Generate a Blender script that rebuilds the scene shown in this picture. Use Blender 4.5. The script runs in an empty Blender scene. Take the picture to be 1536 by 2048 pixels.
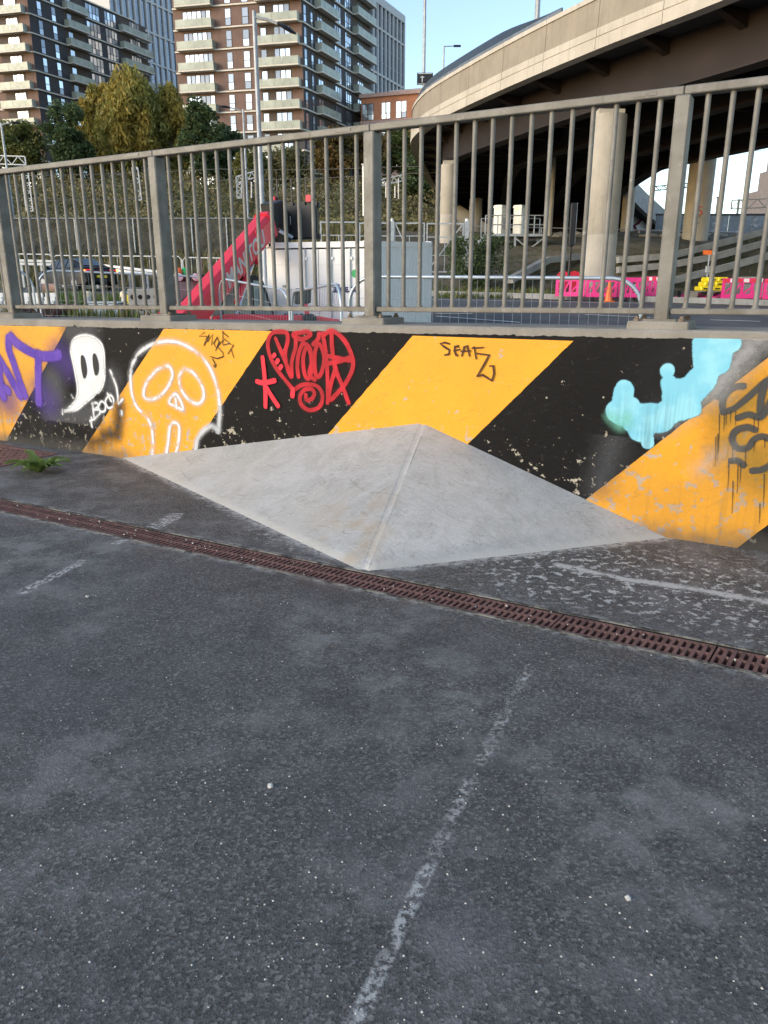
import bpy, bmesh, math, random
from mathutils import Vector, Matrix, noise as mnoise
random.seed(7)
R = math.radians
scene = bpy.context.scene
# ------------------------------------------------------------------ camera
F, CX, CY, CAMH = 1500.0, 768.0, 1024.0, 1.1
PITCH = math.atan((1024 - 577) / F)
cam_d = bpy.data.cameras.new('camera')
cam = bpy.data.objects.new('camera', cam_d)
scene.collection.objects.link(cam)
cam.location = (0, 0, CAMH)
cam.rotation_euler = (math.pi / 2 - PITCH, 0, 0)
cam_d.sensor_fit = 'VERTICAL'; cam_d.sensor_height = 24.0; cam_d.sensor_width = 18.0
cam_d.lens = F / 2048 * 24.0
cam_d.clip_start = 0.05; cam_d.clip_end = 2000
scene.camera = cam
# ------------------------------------------------------------------ sky and sun
SUN_AZ = Vector((-0.86, -0.50)).normalized()
SUN_EL = R(20)
w = bpy.data.worlds.new('World'); scene.world = w; w.use_nodes = True
wn = w.node_tree.nodes; wl = w.node_tree.links
for q in list(wn): wn.remove(q)
sky = wn.new('ShaderNodeTexSky'); sky.sky_type = 'NISHITA'; sky.sun_disc = False
sky.sun_elevation = SUN_EL
sky.sun_rotation = math.atan2(SUN_AZ.x, SUN_AZ.y)
sky.altitude = 20; sky.air_density = 1.0; sky.dust_density = 1.0; sky.ozone_density = 1.0
bg = wn.new('ShaderNodeBackground'); bg.inputs['Strength'].default_value = 0.15
wo = wn.new('ShaderNodeOutputWorld')
wl.new(sky.outputs[0], bg.inputs[0]); wl.new(bg.outputs[0], wo.inputs[0])
sun_d = bpy.data.lights.new('sun', 'SUN'); sun_d.energy = 0.5; sun_d.angle = R(22)
sun_d.color = (1.0, 0.90, 0.78)
sun = bpy.data.objects.new('sun', sun_d); scene.collection.objects.link(sun)
sd = Vector((SUN_AZ.x * math.cos(SUN_EL), SUN_AZ.y * math.cos(SUN_EL), math.sin(SUN_EL)))
sun.rotation_euler = sd.to_track_quat('Z', 'Y').to_euler()
sun.location = sd * 100
vs = scene.view_settings
vs.view_transform = 'Standard'; vs.look = 'None'; vs.gamma = 1.0; vs.exposure = 1.15
scene.cycles.max_bounces = 6; scene.cycles.transparent_max_bounces = 24
# ------------------------------------------------------------------ picture geometry
cP, sP = math.cos(PITCH), math.sin(PITCH)
def ray(x, y):
    u = (x - CX) / F; v = (CY - y) / F
    return Vector((u, cP + v * sP, -sP + v * cP))
CAM = Vector((0, 0, CAMH))
def atz(x, y, z=0.0):
    r = ray(x, y); return CAM + r * ((z - CAMH) / r.z)
def aty(x, y, Y):
    r = ray(x, y); return CAM + r * (Y / r.y)
def lerp(a, b, t): return a + (b - a) * t
def pw(tab, x):
    if x <= tab[0][0]: return tab[0][1]
    for (a, va), (b, vb) in zip(tab, tab[1:]):
        if x <= b: return va + (vb - va) * (x - a) / (b - a)
    return tab[-1][1]
def sstep(a, b, x):
    t = min(1, max(0, (x - a) / (b - a))); return t * t * (3 - 2 * t)
# wall frame: origin G0, local x along the wall, local y away from the camera
G0 = Vector((-2.9093, 5.6013, 0)); WD = Vector((.87597, -.48236, 0)); WN = Vector((.48236, .87597, 0))
WROT = math.atan2(WD.y, WD.x)
def wl_xy(p): d = p - G0; return d.dot(WD), d.dot(WN)
def wpt(x, y, off=0.0):          # picture point on the wall plane -> (s, z)
    r = ray(x, y); t = ((G0 - CAM).dot(WN) + off) / r.dot(WN); p = CAM + r * t
    return (p - G0).dot(WD), p.z
def gpt(x, y):                   # picture point on the tarmac -> wall frame (s, off)
    return wl_xy(atz(x, y, 0))
# ------------------------------------------------------------------ terrain behind the wall
BASE = [(3, -.95), (9, -.9), (15, -.7), (17, -.56), (20, -.25), (24, .12), (29, .57), (33, .85), (38, 1.0)]
LEFT = BASE + [(42, 1.15), (48, 2.9), (55, 3.6), (65, 5.5), (80, 10.5), (95, 12), (110, 13), (240, 13)]
RIGHT = BASE[:-1] + [(35, 1.15), (40, 3.1), (50, 4.5), (54, 4.7), (240, 4.7)]
def tz(x, y):
    k = sstep(-8, -3, x)
    z = lerp(pw(LEFT, y), pw(RIGHT, y), k)
    if y > 55: # the railway bank runs on behind the bridge columns
        k2 = sstep(3, 12, x - (y - 55) * .1); z = lerp(pw(LEFT, y), pw(RIGHT, y), k2)
    return z
def att(x, y, ymax=120):         # picture point on the terrain
    r = ray(x, y); t = 5.0
    while t * r.y < ymax:
        p = CAM + r * t
        if p.z <= tz(p.x, p.y): return p
        t += .04
    return CAM + r * t
# ------------------------------------------------------------------ mesh builder
COL = scene.collection
class MB:
    def __init__(s): s.v = []; s.f = []; s.uv = None; s.smooth = False
    def add(s, vs, fs):
        b = len(s.v); s.v += [tuple(q) for q in vs]; s.f += [tuple(i + b for i in f) for f in fs]; return s
    def box(s, x0, x1, y0, y1, z0, z1):
        return s.add([(x0,y0,z0),(x1,y0,z0),(x1,y1,z0),(x0,y1,z0),(x0,y0,z1),(x1,y0,z1),(x1,y1,z1),(x0,y1,z1)],
                     [(0,3,2,1),(4,5,6,7),(0,1,5,4),(1,2,6,5),(2,3,7,6),(3,0,4,7)])
    def obox(s, c, ax, ay, az):      # oriented box: centre and three half axes
        c = Vector(c); ax = Vector(ax); ay = Vector(ay); az = Vector(az)
        P = [c + ax*i + ay*j + az*k for k in (-1,1) for j in (-1,1) for i in (-1,1)]
        return s.add(P, [(0,2,3,1),(4,5,7,6),(0,1,5,4),(1,3,7,5),(3,2,6,7),(2,0,4,6)])
    def bar(s, a, b, wd, ht, up=(0,0,1)):   # box from a to b
        a = Vector(a); b = Vector(b); d = (b - a); L = d.length
        if L < 1e-6: return s
        d /= L; up = Vector(up)
        if abs(d.dot(up)) > .98: up = Vector((0, 1, 0))
        sx = d.cross(up).normalized(); uz = sx.cross(d)
        return s.obox((a + b) / 2, d * (L / 2), sx * (wd / 2), uz * (ht / 2))
    def tube(s, pts, r, n=8, caps=True, closed=False):
        pts = [Vector(p) for p in pts]; m = len(pts); base = len(s.v)
        rr = r if hasattr(r, '__len__') else [r] * m
        prev = None
        for i, p in enumerate(pts):
            a = pts[(i-1) % m] if (i or closed) else p; b = pts[(i+1) % m] if (i < m-1 or closed) else p
            d = (b - a).normalized()
            if prev is None:
                u = d.cross(Vector((0,0,1)))
                if u.length < .05: u = d.cross(Vector((0,1,0)))
            else:
                u = prev - d * prev.dot(d)
            u.normalize(); prev = u; v = d.cross(u)
            for k in range(n):
                an = 2*math.pi*k/n
                s.v.append(tuple(p + (u*math.cos(an) + v*math.sin(an))*rr[i]))
        for i in range(m if closed else m-1):
            j = (i+1) % m
            for k in range(n):
                l = (k+1) % n
                s.f.append((base+i*n+k, base+i*n+l, base+j*n+l, base+j*n+k))
        if caps and not closed:
            s.f.append(tuple(base+k for k in range(n))[::-1]); s.f.append(tuple(base+(m-1)*n+k for k in range(n)))
        return s
    def lathe(s, prof, n=16, c=(0,0,0)):    # profile (r,z)
        c = Vector(c); base = len(s.v)
        for r, z in prof:
            for k in range(n):
                a = 2*math.pi*k/n; s.v.append((c.x+r*math.cos(a), c.y+r*math.sin(a), c.z+z))
        for i in range(len(prof)-1):
            for k in range(n):
                l = (k+1) % n; s.f.append((base+i*n+k, base+i*n+l, base+(i+1)*n+l, base+(i+1)*n+k))
        s.f.append(tuple(base+k for k in range(n))[::-1]); s.f.append(tuple(base+(len(prof)-1)*n+k for k in range(n)))
        return s
    def prism(s, poly, fn, d0, d1):         # 2-D polygon, fn(u,v,d) -> point
        n = len(poly); base = len(s.v)
        for d in (d0, d1):
            for u, v in poly: s.v.append(tuple(fn(u, v, d)))
        s.f.append(tuple(base+i for i in range(n))[::-1]); s.f.append(tuple(base+n+i for i in range(n)))
        for i in range(n):
            j = (i+1) % n; s.f.append((base+i, base+j, base+n+j, base+n+i))
        return s
    def mesh(s, name):
        m = bpy.data.meshes.new(name); m.from_pydata(s.v, [], s.f)
        if s.uv:
            l = m.uv_layers.new(name='UVMap')
            for i, lp in enumerate(m.loops): l.data[i].uv = s.uv[lp.vertex_index]
        if s.smooth:
            m.shade_smooth()
            try: m.set_sharp_from_angle(angle=R(40))
            except Exception: pass
        m.update(); return m
def wmat(o):
    M = Matrix.Identity(4)
    while o is not None:
        M = Matrix.LocRotScale(o.location, o.rotation_euler, o.scale) @ M; o = o.parent
    return M
def link(o, parent=None):
    COL.objects.link(o); o.parent = parent; return o
def obj(name, mb, mat, parent=None, world=False, recalc=True, bevel=0):
    if isinstance(mb, MB):
        if world and parent is not None:
            I = wmat(parent).inverted(); mb.v = [tuple(I @ Vector(q)) for q in mb.v]
        me = mb.mesh(name)
        if recalc:
            b = bmesh.new(); b.from_mesh(me); bmesh.ops.recalc_face_normals(b, faces=b.faces)
            if bevel: bmesh.ops.bevel(b, geom=b.edges[:], offset=bevel, segments=1, affect='EDGES', clamp_overlap=True)
            b.to_mesh(me); b.free()
    else: me = mb
    if mat is not None and not me.materials: me.materials.append(mat)
    return link(bpy.data.objects.new(name, me), parent)
def tag(o, label, cat, group=None):
    o['label'] = label; o['category'] = cat
    if group: o['group'] = group
    return o
def thing(name, label, cat, loc=(0,0,0), rz=0, group=None):
    o = bpy.data.objects.new(name, None); COL.objects.link(o); o.empty_display_size = .2
    o.location = loc; o.rotation_euler = (0, 0, rz)
    return tag(o, label, cat, group)
def struct(name, mb, mat, recalc=False):
    o = obj(name, mb, mat, recalc=recalc); o['kind'] = 'structure'; return o
def dup(root, loc, rz=None, label=None):
    r = root.copy(); COL.objects.link(r); r.location = loc
    if rz is not None: r.rotation_euler = (0, 0, rz)
    if label: r['label'] = label
    for ch in list(root.children):
        c = ch.copy(); COL.objects.link(c); c.parent = r
        for g in list(ch.children):
            d = g.copy(); COL.objects.link(d); d.parent = c
    return r
# ------------------------------------------------------------------ node expressions
class X:
    def __init__(s, g, k): s.g = g; s.k = k
    def _m(s, op, o=None, c=None):
        return s.g.math(op, s, o, c)
    def __add__(s, o): return s._m('ADD', o)
    def __radd__(s, o): return s._m('ADD', o)
    def __sub__(s, o): return s._m('SUBTRACT', o)
    def __rsub__(s, o): return s.g.math('SUBTRACT', o, s)
    def __mul__(s, o): return s._m('MULTIPLY', o)
    def __rmul__(s, o): return s._m('MULTIPLY', o)
    def __truediv__(s, o): return s._m('DIVIDE', o)
    def max(s, o): return s._m('MAXIMUM', o)
    def min(s, o): return s._m('MINIMUM', o)
    def abs(s): return s._m('ABSOLUTE')
    def step(s, a, b): return s.g.step(s, a, b)
class Graph:
    def __init__(s, name):
        s.m = bpy.data.materials.new(name); s.m.use_nodes = True
        s.t = s.m.node_tree; s.n = s.t.nodes; s.l = s.t.links
        s.n.clear(); s.out = s.n.new('ShaderNodeOutputMaterial'); s.p = s.n.new('ShaderNodeBsdfPrincipled')
        s.l.new(s.p.outputs[0], s.out.inputs[0]); s._c = {}
    def put(s, sock, v):
        if isinstance(v, X): s.l.new(v.k, sock)
        elif v is not None:
            try: sock.default_value = v
            except Exception: sock.default_value = (*v, 1)
    def math(s, op, a, b=None, c=None):
        n = s.n.new('ShaderNodeMath'); n.operation = op
        s.put(n.inputs[0], a); s.put(n.inputs[1], b)
        if c is not None: s.put(n.inputs[2], c)
        return X(s, n.outputs[0])
    def step(s, v, a, b):
        n = s.n.new('ShaderNodeMapRange'); n.interpolation_type = 'SMOOTHSTEP'
        s.put(n.inputs['Value'], v)
        rev = a > b
        s.put(n.inputs['From Min'], min(a, b)); s.put(n.inputs['From Max'], max(a, b))
        n.inputs['To Min'].default_value = 1.0 if rev else 0.0; n.inputs['To Max'].default_value = 0.0 if rev else 1.0
        return X(s, n.outputs[0])
    def coord(s, kind='Object'):
        if kind not in s._c:
            if kind == 'World': q = s.n.new('ShaderNodeNewGeometry').outputs['Position']
            else: q = s.n.new('ShaderNodeTexCoord').outputs[kind]
            s._c[kind] = X(s, q)
        return s._c[kind]
    def sep(s, v):
        n = s.n.new('ShaderNodeSeparateXYZ'); s.put(n.inputs[0], v); return [X(s, o) for o in n.outputs]
    def comb(s, x, y, z):
        n = s.n.new('ShaderNodeCombineXYZ'); s.put(n.inputs[0], x); s.put(n.inputs[1], y); s.put(n.inputs[2], z); return X(s, n.outputs[0])
    def scale(s, v, k):
        n = s.n.new('ShaderNodeVectorMath'); n.operation = 'MULTIPLY'; s.put(n.inputs[0], v); n.inputs[1].default_value = k; return X(s, n.outputs[0])
    def noise(s, v, sc, det=3, ro=.55, dist=0.0):
        n = s.n.new('ShaderNodeTexNoise'); s.put(n.inputs['Vector'], v); n.inputs['Scale'].default_value = sc
        n.inputs['Detail'].default_value = det; n.inputs['Roughness'].default_value = ro; n.inputs['Distortion'].default_value = dist
        return X(s, n.outputs[0])
    def vor(s, v, sc, out='Distance', rnd=1.0, feat='F1'):
        n = s.n.new('ShaderNodeTexVoronoi'); n.feature = feat; s.put(n.inputs['Vector'], v); n.inputs['Scale'].default_value = sc
        n.inputs['Randomness'].default_value = rnd
        return X(s, n.outputs[out])
    def mix(s, f, a, b, mode='MIX'):
        n = s.n.new('ShaderNodeMix'); n.data_type = 'RGBA'; n.blend_type = mode
        s.put(n.inputs[0], f); s.put(n.inputs[6], a); s.put(n.inputs[7], b); return X(s, n.outputs[2])
    def island(s):
        return X(s, s.n.new('ShaderNodeNewGeometry').outputs['Random Per Island'])
    def rand(s): return X(s, s.n.new('ShaderNodeObjectInfo').outputs['Random'])
    def seg(s, px, py, a, b):     # distance from a 2-D segment
        dx, dy = b[0]-a[0], b[1]-a[1]; L2 = dx*dx + dy*dy
        t = ((px - a[0])*dx + (py - a[1])*dy) * (1/L2)
        t = t.max(0.0).min(1.0)
        ex = px - a[0] - t*dx; ey = py - a[1] - t*dy
        return s.math('SQRT', ex*ex + ey*ey)
    def bump(s, h, strength=.3, dist=.01):
        n = s.n.new('ShaderNodeBump'); n.inputs['Strength'].default_value = strength; n.inputs['Distance'].default_value = dist
        s.put(n.inputs['Height'], h); s.l.new(n.outputs[0], s.p.inputs['Normal'])
    def done(s, col, rough=.7, metal=0.0, spec=.5, alpha=None):
        s.put(s.p.inputs['Base Color'], col); s.put(s.p.inputs['Roughness'], rough); s.put(s.p.inputs['Metallic'], metal)
        s.put(s.p.inputs['Specular IOR Level'], spec)
        if alpha is not None: s.put(s.p.inputs['Alpha'], alpha)
        return s.m
def c3(*a): return (a[0], a[1], a[2], 1.0)
def plain(name, col, rough=.6, metal=0.0, var=.15, vsc=3.0, bump=0.0, bsc=60, spec=.5, kind='Object', dirt=None):
    g = Graph(name); p = g.coord(kind)
    f = g.noise(p, vsc, 4, .6)
    c = g.mix(f.step(.3, .7), tuple(q*(1-var) for q in col) + (1,), tuple(min(1, q*(1+var)) for q in col) + (1,))
    if dirt:
        c = g.mix(g.noise(p, vsc*2.7, 5, .7).step(.52, .75) * dirt[3], c, (*dirt[:3], 1))
    if bump: g.bump(g.noise(p, bsc, 3), bump, .01)
    return g.done(c, rough, metal, spec)
# ------------------------------------------------------------------ materials
M = {}
ap = wpt(845, 845); fl = gpt(725, 1143); ll = gpt(235, 918); rr_ = gpt(1335, 1075)
PYR = dict(A=(ap[0], 0.0, ap[1]), F=(fl[0], fl[1], 0.0), L=(ll[0], 0.0, 0.0), R=(rr_[0], 0.0, 0.0))
def asphalt():
    g = Graph('asphalt'); p = g.coord('World'); px, py, pz = g.sep(p)
    v1 = g.vor(p, 175, 'Color'); d1 = g.vor(p, 175); a = g.sep(v1)[0]
    fine = g.noise(p, 330, 2)
    big = g.noise(p, .8, 5, .62); mid = g.noise(p, 3.6, 5, .65)
    base = g.mix(a, c3(.025,.0242,.0222), c3(.108,.103,.093))
    base = g.mix(a.step(.78, .88)*.6, base, c3(.20,.193,.178))
    base = g.mix(g.noise(p, 1.3, 4, .6).step(.46, .64)*.3, base, c3(.062,.057,.072))
    base = g.mix(fine.step(.35, .7)*.45, base, c3(.17,.163,.146))
    base = g.mix(big.step(.40, .64)*g.noise(p, 5.5, 5, .72).step(.42, .64)*.58, base, c3(.25,.246,.23))
    base = g.mix(g.noise(p, 2.2, 6, .75).step(.55, .68)*.42, base, c3(.23,.227,.213))          # dusty bloom
    base = g.mix(mid.step(.50, .70)*.34, base, c3(.026,.0255,.0245))         # darker binder patches
    spk = g.sep(g.vor(p, 42, 'Color'))[1].step(.945, .965) * g.vor(p, 42).step(.30, .18)
    base = g.mix(spk*.35, base, c3(.36,.34,.30))
    # worn painted lines
    n = g.noise(p, 60, 4, .7); n2 = g.noise(p, 7, 4, .65)
    def dash(a, b, hw, amt):
        d = g.seg(px, py, a, b) + (n2 - .5)*hw*.9
        return d.step(hw, hw*.5) * n.step(.45, .55) * g.noise(p, 24, 4, .7).step(.38, .52) * amt
    def line(a, b, hw, th, amt):
        d = g.seg(px, py, a, b)
        return d.step(hw, hw*.45) * n.step(th, th+.12) * n2.step(.36, .56) * amt
    A = atz(1062, 1330); B = atz(900, 1640); Cc = atz(700, 2070)
    m = line(A[:2], B[:2], .020, .46, .65).max(line(B[:2], Cc[:2], .019, .44, .75))
    P = [atz(*q) for q in ((168,1122),(48,1182),(352,1030),(302,1058),(245,1082),(232,1086))]
    m = m.max(dash(P[0][:2], P[1][:2], .032, .85)).max(dash(P[2][:2], P[3][:2], .055, .9)).max(dash(P[4][:2], P[5][:2], .03, .95))
    # cement slurry splashed on the strip by the wall
    e0, e1, e2, e3 = [atz(*q) for q in ((1120,1130),(1260,1160),(1390,1178),(1550,1206))]
    dd = g.seg(px, py, e0[:2], e1[:2]).min(g.seg(px, py, e1[:2], e2[:2])).min(g.seg(px, py, e2[:2], e3[:2]))
    wob = g.noise(p, 13, 6, .72); blot0 = g.noise(p, 30, 4, .7)
    m2 = (dd + (wob - .5)*.13).step(.035, .005)*blot0.step(.34, .46)*.95
    sx = (px - G0.x)*WD.x + (py - G0.y)*WD.y; so = (px - G0.x)*WN.x + (py - G0.y)*WN.y
    strip = so.step(-1.03, -.95)
    blot = g.noise(p, 26, 5, .72)
    m3 = blot.step(.545, .575) * strip * sx.step(3.55, 4.35) * .95 * (dd + (g.noise(p, 3, 3)-.5)*.5).step(.65, .15)
    m4 = blot.step(.52, .62) * strip * g.seg(px, py, atz(560,1060)[:2], atz(690,1120)[:2]).step(.26, .04) * .7
    m5 = blot.step(.55, .66) * so.step(-.5, -.02) * strip * .4
    # pale band along the drain
    m6 = (so + 1.135).abs().step(.13, .078) * g.noise(p, 18, 4, .7).step(.42, .62)*.55
    # cement smeared along the toe of the hip
    toeL = g.seg(sx, so, PYR['L'][:2], PYR['F'][:2]); toeR = g.seg(sx, so, PYR['R'][:2], PYR['F'][:2])
    m7 = (toeL.min(toeR) + (g.noise(p, 11, 5, .7)-.5)*.16).step(.07, .0) * strip * g.noise(p, 34, 4, .7).step(.36, .56)*.8
    mm = m.max(m7).max(m2).max(m3).max(m4).max(m5).max(m6)
    base = g.mix(mm, base, c3(.50,.49,.45))
    rustd = (so + 1.2).abs().step(.16, .05) * g.noise(p, 5, 3).step(.52, .66)*.35
    base = g.mix(rustd, base, c3(.10,.055,.04))
    g.bump(d1*.5 + fine*.6 + mm*.3, .5, .0035)
    return g.done(base, g.math('ADD', .82, a*-.12), 0, .35)
M['asphalt'] = asphalt()
def concrete(name, col, var=.18, st=.25, sc=1.0, kind='Object', streak=0.0):
    g = Graph(name); p = g.coord(kind)
    c = g.mix(g.noise(p, 2.2*sc, 5, .62).step(.3, .7), tuple(q*(1-var) for q in col)+(1,), tuple(q*(1+var*.8) for q in col)+(1,))
    c = g.mix(g.noise(p, 55*sc, 3, .6).step(.45, .75)*.25, c, tuple(q*.6 for q in col)+(1,))
    pit = g.vor(p, 30*sc).step(.09, .05) * g.noise(p, 9*sc, 2).step(.52, .6)
    c = g.mix(pit*.6, c, tuple(q*.35 for q in col)+(1,))
    if streak:
        sv = g.noise(g.scale(p, (3.0, 3.0, .22)), 2.2, 4, .6).step(.5, .74)
        c = g.mix(sv*streak, c, tuple(q*.55 for q in col)+(1,))
    g.bump(g.noise(p, 40*sc, 5, .65) - pit, st, .006)
    return g.done(c, .85, 0, .3)
M['conc'] = concrete('weathered_concrete', (.27,.25,.215), .22, .5, 1.5)
M['conc_grey'] = concrete('grey_concrete', (.34,.335,.32))
M['conc_col'] = concrete('column_concrete', (.43,.40,.34), .12, .2, .5, streak=.3)
M['fascia'] = concrete('fascia_concrete', (.50,.46,.39), .10, .2, .5, streak=.42)
M['parapet'] = concrete('parapet_concrete', (.30,.265,.212), .10, .2, .5, streak=.42)
def edging_mat():
    g = Graph('drain_edging'); p = g.coord('Object')
    c = g.mix(g.noise(p, 9, 5, .75).step(.4, .62), c3(.045,.043,.038), c3(.24,.225,.19))
    return g.done(c, .9, 0, .2)
M['edging'] = edging_mat()
def pyramid_mat():
    g = Graph('trowelled_concrete'); p = g.coord('Object'); x, y, z = g.sep(p)
    sw = g.noise(p, 3.2, 5, .6, 2.2); sw2 = g.noise(g.scale(p, (1.0, 2.2, 1.0)), 9, 5, .7, 1.6)
    c = g.mix(sw.step(.35, .66), c3(.365,.357,.33), c3(.43,.424,.402))
    c = g.mix(sw2.step(.57, .72)*.4, c, c3(.47,.468,.452))
    c = g.mix(sw2.step(.44, .30)*.3, c, c3(.31,.30,.275))
    tr = g.noise(g.comb(x*2 + y*7, y*2 - x*3, z*3), 3.0, 4, .6, 1.2)
    c = g.mix((tr.step(.47, .49)*tr.step(.53, .51))*.35, c, c3(.54,.53,.505))
    ck = g.noise(g.comb(x, y*1.3, z), 1.1, 6, .7, .6); c = g.mix(ck.step(.4975, .4995)*ck.step(.5035, .5015)*.5, c, c3(.17,.16,.14))
    warm_glow = g.noise(p, 1.6, 3).step(.44, .62) * x.step(3.75, 3.2)  # warm light from the left painted as mottling on the left face
    c = g.mix(warm_glow*.3, c, c3(.41,.375,.31))
    # scuffs and scratches
    s1 = g.noise(g.scale(p, (1.2, 9, 9)), 5, 3, .6, .5).step(.635, .66)
    s2 = g.noise(g.comb(x + y*1.6, y*.3, z), 16, 2, .5, .3).step(.70, .72)
    c = g.mix((s1.max(s2))*.3, c, c3(.2,.19,.17))
    pit = g.vor(p, 26).step(.07, .035) * g.noise(p, 7, 2).step(.55, .62)
    c = g.mix(pit*.8, c, c3(.09,.08,.07))
    # mortar along ridge and toe
    A = PYR['A']; Fp = PYR['F']; L = PYR['L']; Rr = PYR['R']
    rd = g.seg(x, y, A[:2], Fp[:2]); wn_ = (g.noise(p, 14, 4, .7) - .5)
    c = g.mix((rd + wn_*.06).step(.03, .008)*.3, c, c3(.50,.49,.47))
    toe = g.seg(x, y, L[:2], Fp[:2]).min(g.seg(x, y, Rr[:2], Fp[:2]))
    c = g.mix((toe + wn_*.04).step(.05, .015)*.5, c, c3(.50,.48,.42))
    stain = g.seg(x, y, (Fp[0]-.12, Fp[1]+.08), (Fp[0]-.25, Fp[1]+.35)).step(.30, .02) * g.noise(p, 6, 4).step(.42, .62)
    c = g.mix(stain*.45, c, c3(.38,.27,.15))
    g.bump(sw2*1.0 + g.noise(p, 45, 4)*.35 - pit*1.5, .42, .006)
    return g.done(c, .78, 0, .35)
M['pyr'] = pyramid_mat()
def paint(name, col, chip, worn, dark, gloss=.55, vary=.12, sp_=.4, more=0.0, scuff=None):
    g = Graph(name); p = g.coord('Object'); x, y, z = g.sep(p)
    c = g.mix(g.noise(p, 3, 4).step(.3, .7), tuple(q*(1-vary) for q in col)+(1,), tuple(min(1, q*(1+vary)) for q in col)+(1,))
    # scuffs
    sc = g.noise(g.scale(p, (2.4, 2.4, 6.5)), 7, 4, .7, .8)
    c = g.mix(sc.step(.60, .66)*.28, c, worn)
    scr = g.noise(g.comb(x*1.5 + z*1.1, y, z*1.2 - x*.5), 20, 2, .4, .6).step(.69, .71)
    c = g.mix(scr*.4, c, worn)
    if scuff:
        s3 = g.noise(g.comb(x*3 - z*5, y, z*2 + x), 4.2, 5, .75, .9); c = g.mix(s3.step(.58, .66)*.45, c, scuff)
        s4 = g.noise(g.comb(x*2 + z*3, y, z*5 - x*2), 9, 4, .7, 1.2); c = g.mix(s4.step(.495, .503)*s4.step(.517, .509)*.45, c, scuff)
    # chips, mostly low on the wall
    low = z.step(.62, .18)
    ch = g.noise(p, 17, 5, .7) + low*.085
    chips = (ch + more).step(.665, .685)
    sp = g.sep(g.vor(p, 34, 'Color'))
    dots = g.vor(p, 34).step(.20, .12) * sp[0].step(.93, .94)
    c = g.mix(chips.max(dots)*.92, c, chip)
    # grime and drips toward the left end and the far right foot
    drip = g.noise(g.comb(x*22, y, z*1.1), 1.0, 4, .6).step(.50, .66)
    wet = x.step(1.7, .9).max(x.step(4.55, 4.9)*.8) * z.step(.5, .08)
    c = g.mix(drip*wet*.55, c, dark)
    foot = (z + (g.noise(p, 8, 4)-.5)*.12).step(.11, .0) * (x.step(1.6, 1.2).max(x.step(4.3, 4.8)))
    c = g.mix(foot*.75, c, c3(.075,.07,.062))
    oldy = x.step(4.35, 4.75).max(x.step(.9, .5)) * g.noise(p, 2.6, 4).step(.36, .62)
    c = g.mix(oldy*.35, c, dark)
    g.bump(g.noise(p, 30, 5, .6)*.8 - chips*.6, .35, .006)
    return g.done(c, gloss, 0, sp_)
M['black'] = paint('black_paint', (.0055,.0055,.0062), c3(.42,.38,.30), c3(.038,.038,.038), c3(.02,.022,.024), .6, .12, .14)
M['yellow'] = paint('yellow_paint', (.78,.345,.012), c3(.42,.36,.31), c3(.58,.31,.06), c3(.30,.16,.03), .55, .06, .4, .018, c3(.42,.22,.03))
def spray(name, col, soft=.5, op=1.0, grain=.25, mix2=None):
    g = Graph(name); uv = g.coord('UV'); u, v, _ = g.sep(uv); p = g.coord('Object')
    d = (u - .5).abs() * 2
    nz = g.noise(p, 90, 3, .7)
    a = (d + (nz - .5)*.5*grain*2).step(1.0, max(0.02, 1 - soft)) * op
    if grain > .3: a = a * g.noise(p, 12, 3).step(.25, .55)
    c = col if mix2 is None else g.mix(g.noise(p, 7, 4).step(.4, .62), col, mix2)
    return g.done(c, .6, 0, .3, a)
M['sp_white'] = spray('white_spray', c3(.74,.75,.76), .85, .97, .34)
M['sp_halo'] = spray('white_halo_spray', c3(.62,.63,.64), .98, .30, .45)
M['sp_phalo'] = spray('purple_halo_spray', c3(.10,.05,.34), .98, .35, .45)
M['sp_rhalo'] = spray('red_halo_spray', c3(.5,.03,.04), .98, .22, .45)
M['sp_solid'] = spray('white_solid_spray', c3(.74,.75,.76), .35, .97, .2, c3(.66,.67,.68))
M['sp_red'] = spray('red_marker', c3(.50,.018,.03), .25, .68, .25, c3(.72,.025,.045))
M['sp_redhot'] = spray('red_ink', c3(.85,.03,.055), .18, .95, .1)
M['sp_purple'] = spray('purple_spray', c3(.085,.035,.36), .45, .93, .2, c3(.13,.06,.42))
M['sp_ink'] = spray('black_ink', c3(.025,.012,.008), .12, .93, .1)
M['sp_brown'] = spray('brown_ink', c3(.055,.018,.008), .12, .93, .1)
M['sp_grey'] = spray('dark_grey_spray', c3(.055,.058,.058), .40, .85, .25)
M['sp_dark'] = spray('black_spray', c3(.012,.012,.013), .8, .9, .2)
M['sp_drip'] = spray('drip_paint', c3(.04,.036,.026), .5, .7, .2)
def haze_paint(name, col, col2=None, th=(.25, .7), op=1.0, streak=0):
    g = Graph(name); p = g.coord('Object'); x, y, z = g.sep(p)
    at = g.n.new('ShaderNodeAttribute'); at.attribute_name = 'mask'; a = X(g, at.outputs['Fac'])
    nz = g.noise(p, 40, 4, .7) - .5
    al = (a + nz*.35).step(*th)
    if streak: al = al * (1 - g.noise(g.comb(x*30, y, z*1.5), 1.0, 4, .65).step(.42, .62) * z.step(.75, .45)*streak)
    al = al * op
    c = col if col2 is None else g.mix(g.noise(p, 8, 3).step(.42, .62), col, col2)
    return g.done(c, .6, 0, .3, al)
M['hz_blue'] = haze_paint('cyan_spray', c3(.20,.55,.70), c3(.28,.64,.76), (.32, .60), .96, .35)
M['hz_green'] = haze_paint('green_spray', c3(.25,.70,.52), None, (.1, .9), .55)
M['hz_white'] = haze_paint('white_overspray', c3(.55,.55,.55), None, (.15, .95), .65, .6)
M['hz_grey'] = haze_paint('grey_overspray', c3(.10,.105,.115), None, (.15, .95), .6)
M['hz_black'] = haze_paint('black_overspray', c3(.012,.012,.013), None, (.15, .95), .8)
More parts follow.
